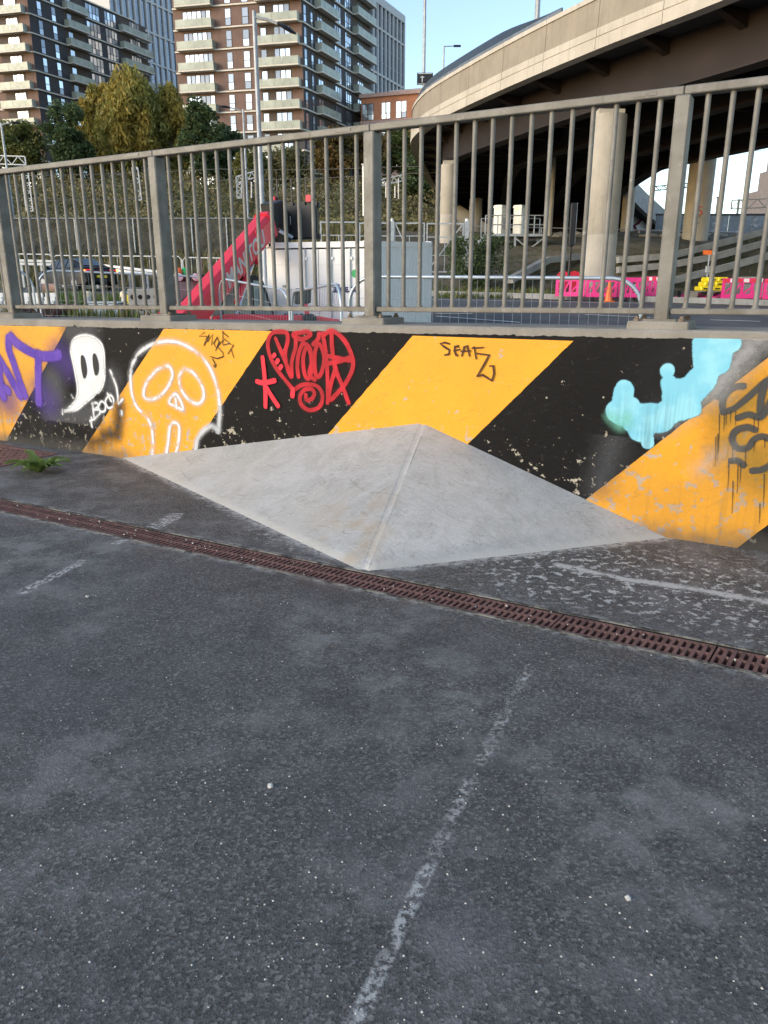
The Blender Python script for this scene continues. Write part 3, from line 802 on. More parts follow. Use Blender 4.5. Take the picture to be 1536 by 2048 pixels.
me = bpy.data.meshes.new('concrete_hip'); bm.to_mesh(me); bm.free(); me.shade_smooth()
try: me.set_sharp_from_angle(angle=R(35))
except Exception: pass
hip = obj('concrete_hip', me, M['pyr']); hip.location = G0; hip.rotation_euler = (0,0,WROT)
tag(hip, 'smooth grey concrete pyramid ramp built against the striped wall', 'concrete ramp')
# --- railing
rail = thing('guard_railing', 'weathered steel railing with round upright bars bolted on top of the striped wall', 'railing', G0, WROT)
PO = .16
posts = [.166 + 1.5*k for k in range(-3, 6)]
zr = lambda s: 1.886 + .0035*s
zbr = lambda s: .985 + .0065*s
for s in posts:
    zb = ztop(s) + .034
    p = MB().box(s-.031, s+.031, PO-.045, PO+.045, zb, zr(s)-.0355)
    po = obj('post', p, M['galv'], rail, bevel=.006)
    obj('base_plate', MB().box(s-.07, s+.07, PO-.085, PO+.085, zb-.001, zb+.008), M['galv'], po)
    obj('concrete_pad', MB().box(s-.13, s+.13, PO-.12, PO+.12, zb-.042, zb-.001), M['conc'], po, bevel=.006)
    for dx in (-.095, .095):
        for dy in (-.085, .085):
            b = MB().lathe([(.016,0),(.016,.010),(.010,.012),(.010,.022)], 6, (s+dx, PO+dy, zb-.001)); obj('bolt', b, M['rustbolt'], po)
for k in range(len(posts)-1):
    a, b = posts[k], posts[k+1]
    t = MB(); za, zb_ = zr(a), zr(b)
    e0, e1 = a + .001, b - .001
    t.add([(e0,PO-.032,za-.034),(e1,PO-.032,zb_-.034),(e1,PO+.032,zb_-.034),(e0,PO+.032,za-.034),(e0,PO-.032,za),(e1,PO-.032,zb_),(e1,PO+.032,zb_),(e0,PO+.032,za)],
          [(0,3,2,1),(4,5,6,7),(0,1,5,4),(1,2,6,5),(2,3,7,6),(3,0,4,7)])
    obj('top_rail', t, M['galv'], rail, bevel=.004)
    e0, e1 = a + .0315, b - .0315; za, zb_ = zbr(a), zbr(b)
    t = MB().add([(e0,PO-.027,za-.026),(e1,PO-.027,zb_-.026),(e1,PO+.027,zb_-.026),(e0,PO+.027,za-.026),(e0,PO-.027,za),(e1,PO-.027,zb_),(e1,PO+.027,zb_),(e0,PO+.027,za)],
          [(0,3,2,1),(4,5,6,7),(0,1,5,4),(1,2,6,5),(2,3,7,6),(3,0,4,7)])
    obj('bottom_rail', t, M['galv'], rail, bevel=.003)
    sj = b - .16
    obj('rail_sleeve', MB().box(sj-.05, sj+.05, PO-.035, PO-.0325, zr(sj)-.024, zr(sj)-.006), M['galv'], rail)
    for i in range(1, 16):
        s = lerp(a, b, i/16) + random.uniform(-.003, .003)
        bt = MB(); bt.smooth = True
        bt.tube([(s, PO, zbr(s)-.003), (s, PO, zr(s)-.033)], .0112, 12, False)
        bt.tube([(s, PO, zbr(s)-.001), (s, PO, zbr(s)+.006)], .0165, 12)
        obj('bar', bt, M['galv'], rail)
# --- weed, rusty cover, stones
wp = atz(80, 945)
wd = thing('weed', 'green weed rosette with jagged leaves growing from the tarmac at the foot of the wall', 'weed', wp)
rnd = random.Random(3)
for i in range(24):
    an = i*2.399 + rnd.uniform(-.3,.3); L = rnd.uniform(.11, .20); lift = rnd.uniform(.15, .85); mb = MB(); m = 9
    dr_ = Vector((math.cos(an), math.sin(an), 0)); sd_ = Vector((-dr_.y, dr_.x, 0)); tw = rnd.uniform(-.4,.4)
    for k in range(m+1):
        t = k/m; w_ = .025*math.sin(min(1, t*1.15+.12)*math.pi*.93)*(1.35 if k % 2 else .75) + .002
        c = dr_*(L*t) + Vector((0,0, L*lift*math.sin(t*2.1)*.75 + .006))
        for q in (-1, 0, 1): mb.v.append(tuple(c + sd_*(w_*q) + Vector((0,0, (-.006 if q == 0 else .003 + tw*q*w_)))))
    for k in range(m):
        for q in (0,1): mb.f.append((3*k+q, 3*k+q+1, 3*k+q+4, 3*k+q+3))
    obj('leaf', mb, M['weed'], wd, recalc=False)
cs, co = gpt(0, 916)
cv = thing('access_cover', 'rusty square iron access cover let into the tarmac at the left by the wall', 'cover', G0 + WD*(cs-.12) + WN*(co+.05), WROT)
obj('cover_frame', MB().box(-.36,.36,-.23,-.2,-.02,.004).box(-.36,.36,.2,.23,-.02,.004).box(-.36,-.33,-.2,.2,-.02,.004).box(.33,.36,-.2,.2,-.02,.004), M['rust'], cv)
pl = MB().box(-.328,.328,-.198,.198,-.02,.002)
for i in range(12):
    for j in range(7): pl.box(-.31+i*.053, -.28+i*.053, -.18+j*.053, -.165+j*.053, .001, .005)
obj('cover_plate', pl, M['rust'], cv)
def stone(pos, r, rn):
    bm = bmesh.new(); bmesh.ops.create_icosphere(bm, subdivisions=1, radius=r)
    for v in bm.verts: v.co = Vector((v.co.x*rn.uniform(.7,1.3), v.co.y*rn.uniform(.6,1.2), v.co.z*rn.uniform(.4,.8)))
    zmin = min(v.co.z for v in bm.verts)
    for v in bm.verts: v.co += Vector((0,0,-zmin - r*.12))
    return bm
for (x, y, r, lb) in ((541,1574,.0085,'largest pale stone chip lying on the tarmac left of the worn white line'), (1256,1799,.0075,'round whitish stone on the tarmac at the lower right'), (175,1195,.008,'flat grey stone near the worn dash left of the drain')):
    bm = stone(None, r, rnd); me = bpy.data.meshes.new('stone_chip'); bm.to_mesh(me); bm.free()
    o = obj('stone_chip', me, M['stone']); o.location = atz(x, y); tag(o, lb, 'stone', 'stones on the tarmac')
chips = MB()
for _ in range(900):
    x, y = rnd.uniform(-150, 1700), rnd.uniform(1120, 2100)
    p = atz(x, y); s_, o_ = wl_xy(p)
    if o_ > DR0 - .02 and not (DR1 + .02 < o_ < -.02): continue
    r = rnd.choice((.0012,.0015,.0018,.0022,.003)); b = len(chips.v)
    pts = [(r,0,0),(-r*.8,r*.2,0),(0,r*.9,0),(r*.1,-r,0),(0,0,r*.8),(0,0,-r*.3)]
    an = rnd.uniform(0,6); ca, sa = math.cos(an), math.sin(an)
    chips.add([(p.x+q[0]*ca-q[1]*sa*rnd.uniform(.7,1.2), p.y+q[0]*sa+q[1]*ca, q[2]+.0006) for q in pts], [(0,2,4),(2,1,4),(1,3,4),(3,0,4),(2,0,5),(1,2,5),(3,1,5),(0,3,5)])
go = obj('loose_grit', chips, M['stone'], recalc=False); go['kind'] = 'stuff'; tag(go, 'loose pale grit scattered over the dark tarmac', 'grit')
# ================================================================== ground beyond the wall
ys = [3, 6, 9, 12, 15, 17, 20, 22, 24, 26.5, 29, 31, 33, 34, 35, 36.5, 38, 40, 42, 45, 48, 50, 52, 54, 55, 58, 61, 65, 70, 75, 80, 87, 95, 102, 110, 130, 160, 200, 260, 400, 700]
xs = [-500,-300,-200,-150,-120,-100,-80,-65,-55] + [(-50 + i*1.25) for i in range(81)] + [55,65,80,100,120,150,200,300,500]
tm = MB()
for y in ys:
    for x in xs:
        p = Vector((x, y, 0)); s_, o_ = wl_xy(p)
        z = tz(x, y) + (mnoise.noise((x*.35, y*.35, 0))*.18 if y > 33.5 else 0)*sstep(33.5, 40, y)
        if o_ < .25: z = min(z, -1.6)
        tm.v.append((x, y, z))
nx = len(xs)
for j in range(len(ys)-1):
    for i in range(nx-1): tm.f.append((j*nx+i, j*nx+i+1, (j+1)*nx+i+1, (j+1)*nx+i))
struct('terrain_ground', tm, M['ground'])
# road: strip following the terrain
def strip(name, mat, cl, hw0, hw1, lift, parent=None, step_=1.0):
    pts = []
    for a, b in zip(cl, cl[1:]):
        L = (Vector(b)-Vector(a)).length; n = max(1, int(L/step_))
        for i in range(n): pts.append(Vector(a).lerp(Vector(b), i/n))
    pts.append(Vector(cl[-1])); mb = MB(); m = 12
    for i, p in enumerate(pts):
        d = (pts[min(i+1, len(pts)-1)] - pts[max(i-1, 0)]).normalized(); nn = Vector((-d.y, d.x))
        for k in range(m+1):
            q = p + nn*lerp(hw0, hw1, k/m); mb.v.append((q.x, q.y, tz(q.x, q.y) + lift))
    for i in range(len(pts)-1):
        for k in range(m): a = i*(m+1)+k; mb.f.append((a, a+m+1, a+m+2, a+1))
    return mb
ROADC = [(60,14.5),(30,19.5),(12,23.5),(0,26.8),(-12,32),(-26,37.0),(-60,44)]
struct('road', strip('road', M['road'], ROADC, -4.6, 4.4, .03), M['road'])
def ground_line(name, a, b, wd, mat, lift=.05, n=24):
    A = att(*a); B = att(*b); mb = MB(); d = Vector((B.x-A.x, B.y-A.y)).normalized(); nn = Vector((-d.y, d.x))*wd*.5
    for i in range(n+1):
        p = Vector((A.x, A.y)).lerp(Vector((B.x, B.y)), i/n)
        for q in (p-nn, p+nn): mb.v.append((q.x, q.y, tz(q.x, q.y)+lift))
    for i in range(n): mb.f.append((2*i, 2*i+2, 2*i+3, 2*i+1))
    o = struct(name, mb, mat); return o
M['roadpaint'] = plain('road_marking_paint', (.62,.62,.58), .7, 0, .15, 4, dirt=(.2,.2,.2,.6))
for a, b in (((960,621.5),(1085,626)),((1170,632),(1300,638)),((1420,643),(1520,646)),((872,630),(945,630.5))): ground_line('lane_marking', a, b, .12, M['roadpaint'])
ground_line('edge_marking', (872,635.5), (1040,648), .14, M['roadpaint'])
# kerb on the far side of the road
kb = MB(); a = att(800, 590); b = att(1560, 612); n = 26
for i in range(n):
    p = a.lerp(b, i/n); q = a.lerp(b, (i+.985)/n); p.z = tz(p.x,p.y)+.09; q.z = tz(q.x,q.y)+.09; kb.bar(p, q, .16, .22)
struct('kerb', kb, M['conc_grey'])
# ------------------------------------------------------------------ mesh fence panels on the site
def site_panel(lab, pa, pb, h=2.0, wires=True, rr=.32, bar=.021, mat='zinc'):
    pa = Vector(pa); pb = Vector(pb); base = (pa + pb)/2; base.z = min(pa.z, pb.z) - h
    t = thing('mesh_fence_panel', lab, 'fence panel', base, 0, 'round-topped mesh fence panels on the site')
    d = pb - pa; L = d.length; e = d/L; up = Vector((0,0,1))
    P = lambda u, v: pa + e*u - up*v
    pts = [P(0, h)]
    for k in range(7): an = math.pi/2*k/6; pts.append(P(rr - rr*math.cos(an), rr - rr*math.sin(an)))
    for k in range(7): an = math.pi/2*k/6; pts.append(P(L - rr + rr*math.sin(an), rr - rr*math.cos(an)))
    pts.append(P(L, h)); fm = MB(); fm.smooth = True; fm.tube(pts, bar, 10); fm.tube([P(0, h*.93), P(L, h*.93)], .015, 6)
    obj('frame', fm, M[mat], t, world=True)
    wm = MB(); u = .12
    while u < L - .05:
        top = .02 + (rr - math.sqrt(max(0, rr*rr - max(0, rr-u)**2)) if u < rr else 0) + (rr - math.sqrt(max(0, rr*rr - max(0, u-L+rr)**2)) if u > L-rr else 0)
        a_, b_ = P(u, top), P(u, h*.93); wm.tube([a_, b_], .0022, 3, False); u += .105
    v = .25
    while v < h*.9: wm.tube([P(.01, v), P(L-.01, v)], .0024, 3, False); v += .28
    o = obj('wire_mesh', wm, M['wire'], t, world=True, recalc=False); o['kind'] = 'stuff'
    for q in (0, L):
        c = P(q, h+.02); obj('foot_block', MB().obox(c, e*.11, Vector((-e.y, e.x, 0))*.34, up*.07), M['rubber'], t, world=True, bevel=.02)
    return t
site_panel('nearest mesh fence panel stretching in front of the road right of the white container', aty(698,553,9.5), aty(1288,557,8.3))
site_panel('short angled mesh fence panel in front of the white container doors', aty(682,566,9.7), aty(583,583,12.6))
site_panel('mesh fence panel in front of the red machine cab', aty(578,582,12.7), aty(437,556,15.0))
site_panel('wide mesh fence panel left of the red machine, in front of the dark car', aty(418,554,15.2), aty(72,540,14.6))
site_panel('mesh fence panel cut by the left edge of the picture', aty(62,541,14.6), aty(-200,520,13.6))
# ------------------------------------------------------------------ white container
CR = aty(742, 482, 17.0); phi = R(16); cl_, cw, chh = 6.06, 2.44, 2.59
cdir = Vector((math.sin(phi), math.cos(phi), 0)); fdir = Vector((-math.cos(phi), math.sin(phi), 0))
cbase = Vector((CR.x, CR.y, CR.z - chh)); csl = Vector((cdir.x, cdir.y, .05))
ct = thing('shipping_container', 'small white steel shipping container with double doors behind the railing', 'container', cbase)
def CP(u, v, z): return cbase + fdir*u + cdir*v + Vector((0,0,z + v*.05))   # u along the door end, v along the side
body = MB()
# corrugated side facing right
def corr(n, L, fn, dep, z0, z1):
    mb = MB(); pr = []
    for i in range(n):
        a = L*i/n; p = L/n
        pr += [(a, 0), (a+p*.32, 0), (a+p*.45, dep), (a+p*.87, dep)]
    pr.append((L, 0))
    for a, d in pr: mb.v += [tuple(fn(a, d, z0)), tuple(fn(a, d, z1))]
    for i in range(len(pr)-1): mb.f.append((2*i, 2*i+2, 2*i+3, 2*i+1))
    return mb
M['cont'] = plain('container_white', (.82,.82,.80), .45, 0, .03, 1.5, dirt=(.74,.72,.67,.25))
obj('side_wall', corr(22, cl_-.3, lambda a, d, z: CP(.01 + d, a+.15, z), .04, .16, chh-.12), M['cont'], ct, world=True, recalc=False)
obj('side_wall', corr(22, cl_-.3, lambda a, d, z: CP(cw-.01-d, a+.15, z), .04, .16, chh-.12), M['cont'], ct, world=True, recalc=False)
obj('end_wall', corr(9, cw-.3, lambda a, d, z: CP(a+.15, cl_-.01-d, z), .04, .16, chh-.12), M['cont'], ct, world=True, recalc=False)
obj('roof', MB().obox(CP(cw/2, cl_/2, chh-.05), fdir*(cw/2-.08), csl*(cl_/2-.08), Vector((0,0,.03))), M['cont'], ct, world=True)
fr = MB()
for u in (.075, cw-.075):
    for v in (.075, cl_-.075): fr.obox(CP(u, v, chh/2), fdir*.075, cdir*.075, Vector((0,0,chh/2-.12)))
for v in (.06, cl_-.06):
    for z in (.09, chh-.06): fr.obox(CP(cw/2, v, z), fdir*(cw/2-.16), cdir*.05, Vector((0,0,.06)))
for u in (.06, cw-.06):
    for z in (.08, chh-.06): fr.obox(CP(u, cl_/2, z), fdir*.05, csl*(cl_/2-.16), Vector((0,0,.06)))
obj('frame', fr, M['cont'], ct, world=True)
for u in (.09, cw-.09):
    for v in (.09, cl_-.09):
        for z in (.06, chh-.045):
            q = obj('corner_casting', MB().obox(CP(u, v, z), fdir*.095, cdir*.095, Vector((0,0,.06))), M['cont'], ct, world=True, bevel=.012)
            if v < 1 and z > 1: obj('slot', MB().obox(CP(u, v-.096, z), fdir*.022, cdir*.003, Vector((0,0,.036))), M['void'], q, world=True)
            if u < .5 and z > 1: obj('slot', MB().obox(CP(u-.096, v, z), fdir*.003, cdir*.022, Vector((0,0,.036))), M['void'], q, world=True)
for k, u0 in enumerate((.165, cw/2+.008)):
    dl = MB().obox(CP(u0 + (cw/2-.175)/2, .05, chh/2), fdir*((cw/2-.175)/2), cdir*.022, Vector((0,0,chh/2-.15)))
    for z in (.42, .98, 1.62, 2.14): dl.obox(CP(u0 + (cw/2-.175)/2, .024, z), fdir*((cw/2-.2)/2), cdir*.006, Vector((0,0,.012)))
    dd_ = obj('door', dl, M['cont'], ct, world=True)
    for j, uu in enumerate((.30, .72)):
        uq = u0 + uu*(cw/2-.175) if k == 0 else u0 + (1-uu)*(cw/2-.175)
        obj('lock_rod', MB().tube([CP(uq, .0, .18), CP(uq, .0, chh-.14)], .017, 8), M['galv2'], dd_, world=True)
        for z in (.3, .95, 1.6, 2.25): obj('rod_bracket', MB().obox(CP(uq, .008, z), fdir*.05, cdir*.02, Vector((0,0,.03))), M['cont'], dd_, world=True)
def ctext(body, size, u, z, mat, bold=.0):
    place_text('lettering', text_mesh(body, size, 0, bold, .002), mat, ct, CP(u, .0195, z), -fdir, (0,0,1))
ctext('algeco', .24, .58, chh-.98, M['navy'], .008); ctext('algeco', .24, 1.78, chh-1.56, M['navy'], .008)
ctext('HD', .09, 2.02, chh-.93, M['darksteel']); ctext('%', .08, 2.0, chh-1.01, M['darksteel'])
obj('round_sticker', MB().prism([(math.cos(i*.3927)*.085, math.sin(i*.3927)*.085) for i in range(16)], lambda u, v, d: CP(.37+u, .022-d, chh-.66+v), 0, .004), M['green'], ct, world=True)
# ------------------------------------------------------------------ telehandler
TB = aty(400, 700, 15.2); TB.z = tz(TB.x, TB.y)
th = thing('telehandler', 'red telescopic handler with raised boom lettered in grey beside the white container', 'telehandler', TB)
bA = aty(372, 640, 14.3); bB = aty(533, 446, 17.6)
bd = (bB - bA).normalized(); side = bd.cross(Vector((0,0,1))).normalized(); bup = side.cross(bd)   # side points to the camera's right
Lb = (bB-bA).length
def BP(t, a, b): return bA + bd*t + side*a + bup*b
hw, hh = .19, .235
bsec = lambda k: [(-hw*k, -hh*k), (hw*k, -hh*k), (hw*k, hh*.62*k), (hw*.62*k, hh*k), (-hw*.62*k, hh*k), (-hw*k, hh*.62*k)]
boom = obj('boom', MB().prism(bsec(1), lambda u, v, d: BP(d, u, v), -.3, Lb-.05), M['red'], th, world=True, bevel=.01)
obj('boom_collar', MB().prism(bsec(1.12), lambda u, v, d: BP(d, u, v), Lb-.14, Lb-.02), M['red'], boom, world=True)
obj('boom_extension', MB().prism(bsec(.78), lambda u, v, d: BP(d, u, v), Lb-.1, Lb+.55), M['darksteel'], boom, world=True)
place_text('lettering', text_mesh('MANITOU', .42, .15, .012, .003), M['letter'], boom, BP(Lb*.60, hw+.003, -.035), bd, bup)
obj('cover_ring', MB().tube([BP(Lb*.79 + .06*math.cos(i*.524), hw*.62+.055, hh*.72 + .06*math.sin(i*.524)) for i in range(12)], .012, 6, closed=True), M['red'], boom, world=True)
obj('pivot_tower', MB().prism([(-.75,-.9),(.9,-.9),(.35,.15),(-.2,.28),(-.55,.1)], lambda u, v, d: bA + Vector((bd.x,bd.y,0)).normalized()*u + side*d + Vector((0,0,v)), -.28, .26), M['red'], th, world=True, bevel=.02)
obj('lift_cylinder', MB().tube([BP(Lb*.42, .1, -.62), BP(Lb*.62, .1, -.36)], .06, 10), M['red'], th, world=True)
obj('lift_rod', MB().tube([BP(Lb*.28, .12, -.95), BP(Lb*.70, .12, -.26)], .036, 10), M['chrome'], th, world=True)
obj('rod_clevis', MB().obox(BP(Lb*.72, .12, -.27), bd*.1, side*.09, bup*.09), M['red'], th, world=True, bevel=.02)
# head and fork carriage
hd = bB + bd*.45
hx = Vector((bd.x, bd.y, 0)).normalized(); hy = Vector((-hx.y, hx.x, 0))*-1
HP = lambda u, v, z: hd + hx*u + hy*v + Vector((0,0,z))
obj('boom_head', MB().prism([(-.35,.18),(.15,.30),(.5,.05),(.55,-.55),(.3,-.62),(.05,-.2),(-.3,-.12)], lambda u, v, d: HP(u, d, v), -.16, .16), M['darksteel'], th, world=True, bevel=.02)
car_ = MB().obox(HP(.62, .15, -.12), hx*.06, hy*.60, Vector((0,0,.34)))
for z in (.22, -.45): car_.obox(HP(.70, .15, z), hx*.04, hy*.66, Vector((0,0,.06)))
for v in (-.45,-.15,.15,.45,.75): car_.obox(HP(.66, v, -.1), hx*.05, hy*.035, Vector((0,0,.40)))
cg = obj('fork_carriage', car_, M['darksteel'], th, world=True)
obj('sticker', MB().obox(HP(.54, .1, -.1), hx*.005, hy*.05, Vector((0,0,.09))), M['white'], cg, world=True)
for v in (-.3, .6):
    obj('carriage_hook', MB().obox(HP(.62, v, .36), hx*.07, hy*.06, Vector((0,0,.07))), M['redp'], cg, world=True)
for i in range(7):
    obj('guard_upright', MB().obox(HP(.66, -.4 + i*.18, .55), hx*.015, hy*.015, Vector((0,0,.26))), M['darksteel'], cg, world=True)
obj('tilt_cylinder', MB().tube([HP(-.25, .2, -.35), HP(.45, .2, -.45)], .05, 8), M['chrome'], th, world=True)
# cab, seen past both sides of the boom
hA = Vector((bd.x, bd.y, 0)).normalized()
CBo = aty(440, 640, 15.6); CBo.z = tz(CBo.x, CBo.y)
ex = (aty(540, 640, 16.6) - aty(352, 640, 15.3)); ex.z = 0; exl = ex.length; ex.normalize(); ey = Vector((-ex.y, ex.x, 0))
c0 = aty(352, 640, 15.45); c0.z = 0
KP = lambda u, v, z: Vector((c0.x, c0.y, z)) + ex*u + ey*v
zroof = aty(380, 549, 15.6).z
prof = [(.0, zroof-1.5), (exl*1.12, zroof-1.5), (exl*1.10, zroof-.95), (exl*.96, zroof-.08), (exl*.88, zroof), (.12, zroof), (.02, zroof-.12)]
cab = obj('cab', MB().prism(prof, lambda u, v, d: KP(u, d, v), .02, .98), M['darksteel'], th, world=True, bevel=.03)
# glass panes slightly proud
def pane(poly, d): return obj('window_pane', MB().prism(poly, lambda u, v, dd: KP(u, dd, v), d, d+.012), M['glass'], cab, world=True)
for d in (.006, .99):
    pane([(.06, zroof-.82), (exl*.45, zroof-.82), (exl*.45, zroof-.12), (.08, zroof-.14)], d)
    pane([(exl*.50, zroof-.82), (exl*.80, zroof-.88), (exl*.80, zroof-.10), (exl*.50, zroof-.12)], d)
    pane([(exl*.84, zroof-.88), (exl*1.055, zroof-.92), (exl*.925, zroof-.12), (exl*.84, zroof-.10)], d)
    obj('door_skin', MB().prism([(.03, zroof-1.45), (exl*1.1, zroof-1.45), (exl*1.08, zroof-.97), (.04, zroof-.86)], lambda u, v, dd: KP(u, dd, v), d-.002, d+.01), M['red'], cab, world=True)
for u in (.10, .44):
    ls = MB(); ls.smooth = True
    ax = -ey
    c = KP(u, -.06, zroof-.05); ls.tube([c - ax*.04, c + ax*.0, c + ax*.035], [.05, .085, .085], 14); wl_ = obj('work_lamp', ls, M['darksteel'], cab, world=True)
    obj('lens', MB().tube([c + ax*.036, c + ax*.045], [.076, .06], 14), M['lamp'], wl_, world=True)
for u, mt in ((.28, 'orange'), (.42, 'green')):
    lb = MB(); lb.smooth = True; lb.lathe([(.075,0),(.08,.05),(.065,.11),(.03,.14)], 12, KP(u, .35, zroof+.002)); obj('beacon', lb, M[mt], cab, world=True)
obj('wiper', MB().bar(KP(.16, -.012, zroof-.5), KP(.42, -.012, zroof-.30), .02, .02), M['darksteel'], cab, world=True)
obj('rear_mirror', MB().obox(KP(.62, .1, zroof+.16), ex*.055, ey*.01, Vector((0,0,.15))), M['galv2'], cab, world=True, bevel=.008)
# chassis, bonnet, wheels, front mirror
bon = MB().prism([(0,-.9),(2.9,-.9),(2.9,.0),(2.3,.1),(.6,.16),(.0,.1)], lambda u, v, d: KP(u+.45, d, zroof-.92+v), -1.0, -.28)
obj('bonnet', bon, M['red'], th, world=True, bevel=.05)
obj('chassis', MB().obox(KP(1.4, .1, zroof-1.62), ex*2.1, ey*.55, Vector((0,0,.2))), M['darksteel'], th, world=True)
for u in (-.1, 2.7):
    for v in (-.85, 1.05):
        c = KP(u, v, zroof-1.75); wh = MB(); wh.smooth = True
        wh.tube([c - ey*.2, c - ey*.16, c + ey*.16, c + ey*.2], [.42, .55, .55, .42], 20)
        wo_ = obj('wheel', wh, M['rubber'], th, world=True)
        obj('rim', MB().tube([c - ey*.205, c + ey*.205], .27, 14), M['white'], wo_, world=True)
mp = aty(612, 640, 16.4)
mr = MB().bar(aty(618, 655, 16.3), aty(608, 585, 16.3), .09, .1); obj('mirror_stalk', mr, M['redp'], th, world=True)
q = aty(606, 592, 16.25); obj('front_mirror', MB().obox(q, (.17,0,.01), (0,.05,0), (.01,0,.16)), M['darksteel'], th, world=True, bevel=.03)
q = aty(618, 640, 16.2); hp = MB(); hp.smooth = True; hp.lathe([(.06,-.05),(.15,-.02),(.17,.06),(.10,.12),(.03,.13)], 14, q); obj('front_lamp', hp, M['darksteel'], th, world=True)
# ------------------------------------------------------------------ dark car
def wheel_at(parent, c, ax, r=.33, wdt=.11):
    t = MB(); t.smooth = True; t.tube([c-ax*wdt, c-ax*wdt*.8, c+ax*wdt*.8, c+ax*wdt], [r*.86, r, r, r*.86], 20); wv = obj('wheel', t, M['rubber'], parent)
    rm = MB(); rm.tube([c-ax*wdt*1.04, c+ax*wdt*1.04], r*.62, 12); obj('rim', rm, M['galv2'], wv)
cp_ = aty(154, 579, 37.5); cz = tz(cp_.x, cp_.y) + .04
car = thing('parked_car', 'dark saloon car with lit red tail lamps behind the fence at the left', 'car', (cp_.x, cp_.y, cz), R(180-38))
# local x forward, rear to -x
def sec(x, w_, zb, zs, zt, wt): return [(x, -w_, zb), (x, -w_*1.0, zs*.6), (x, -w_*.98, zs), (x, -wt, zt), (x, wt, zt), (x, w_*.98, zs), (x, w_, zs*.6), (x, w_, zb)]
S = [sec(-2.22,.78,.38,.80,.86,.7), sec(-2.1,.87,.28,.92,1.0,.78), sec(-1.65,.90,.25,.95,1.06,.72), sec(-.75,.91,.24,.95,1.40,.58), sec(.05,.91,.24,.93,1.44,.58), sec(.55,.91,.24,.92,1.34,.62), sec(1.15,.90,.24,.90,.99,.72), sec(1.85,.87,.26,.80,.86,.68), sec(2.2,.74,.34,.62,.66,.55)]
bd_ = MB(); bd_.smooth = True
for q in S: bd_.v += q
n8 = 8
for i in range(len(S)-1):
    for k in range(n8): l = (k+1) % n8; bd_.f.append((i*n8+k, i*n8+l, (i+1)*n8+l, (i+1)*n8+k))
bd_.f.append(tuple(range(8))[::-1]); bd_.f.append(tuple((len(S)-1)*8+k for k in range(8)))
obj('body', bd_, M['carpaint'], car)
for sg in (-1, 1):
    for poly in ([(-1.45,1.0),(-.75,1.0),(-.72,1.33),(-.95,1.31)], [(-.66,1.0),(.02,1.0),(.02,1.37),(-.64,1.34)], [(.09,.99),(.95,.98),(.52,1.27),(.09,1.36)]):
        obj('side_window', MB().prism(poly, lambda u, v, d: (u, sg*(lerp(.905, .60, (v-.95)/.49) + d), v), -.02, .008), M['carglass'], car)
    obj('door_mirror', MB().box(.72,.9, sg*.93-.08, sg*.93+.08, .94, 1.06), M['carpaint'], car, bevel=.03)
    obj('tail_lamp', MB().box(-2.2,-2.05, min(sg*.42,sg*.80), max(sg*.42,sg*.80), .80, .90), M['tail'], car)
    obj('indicator', MB().box(-2.19,-2.02, min(sg*.78,sg*.88), max(sg*.78,sg*.88), .80, .89), M['amber'], car)
    obj('head_lamp', MB().box(2.0,2.19, min(sg*.45,sg*.70), max(sg*.45,sg*.70), .60, .70), M['lamp'], car)
    for x in (-1.35, 1.38): wheel_at(car, Vector((x, sg*.80, .33)), Vector((0,1,0)))
obj('light_bar', MB().box(-2.212,-2.12,-.42,.42,.83,.87), M['tail'], car)
obj('rear_window', MB().prism([(-1.62,1.075),(-.80,1.405),(-.80,1.43),(-1.66,1.10)], lambda u, v, d: (u, d, v), -.55, .55), M['carglass'], car)
obj('number_plate', MB().box(-2.24,-2.2,-.26,.26,.55,.66), M['yellowp'], car)
# ------------------------------------------------------------------ street lamp by the container
def lamp(lab, top, Y, base_z, arm, r0, r1, head=.7, name='street_lamp', hh=None):
    tp = aty(*top, Y); bz = base_z; t = thing(name, lab, 'street lamp', (tp.x, tp.y, bz), 0, 'street lamps')
    H = tp.z - bz; m = MB(); m.smooth = True; m.tube([(0,0,0),(0,0,1.2),(0,0,1.25),(0,0,H)], [r0*1.35, r0*1.35, r0, r1], 12); obj('pole', m, M['pole'], t)
    a = Vector(arm); m = MB(); m.smooth = True; m.tube([(0,0,H-.15), a*.5 + Vector((0,0,H-.05)), a + Vector((0,0,H))], r1*.7, 8); ar = obj('arm', m, M['pole'], t)
    d = a.normalized(); s_ = d.cross(Vector((0,0,1))).normalized(); m = MB(); m.smooth = True; e = a + Vector((0,0,H))
    for k in range(9):
        u = k/8; wv = head*.24*math.sin(math.pi*min(.97, max(.08, u)))**.6
        m.v += [tuple(e + d*(u*head) + s_*(wv*math.cos(q*math.pi/4)) + Vector((0,0,(.6 if q in (1,2,3) else .35)*wv*math.sin(q*math.pi/4)))) for q in range(8)]
    for k in range(8):
        for q in range(8): l = (q+1) % 8; m.f.append((k*8+q, k*8+l, (k+1)*8+l, (k+1)*8+q))
    m.f.append(tuple(range(8))[::-1]); m.f.append(tuple(64+q for q in range(8)))
    obj('lamp_head', m, M['darksteel'], t); return t
lp = aty(508, 22, 25)
hdp = aty(556, 50, 25) - lp
lamp('tall street lamp with an oval head standing in front of the central brown tower', (508,22), 25, tz(lp.x, 25), (hdp.x, -.1, hdp.z), .085, .062, .62)
q0 = aty(486, 219, 62); lamp('far small street lamp below the oval-headed one, in front of the tower base', (486,219), 62, tz(q0.x, 62), (-.95,0,.12), .09, .07, .75)
q0 = aty(2, 246, 55); lamp('street lamp with short arm at the left edge of the picture', (2,246), 55, tz(q0.x, 55), (.6,0,.0), .09, .065, .7)
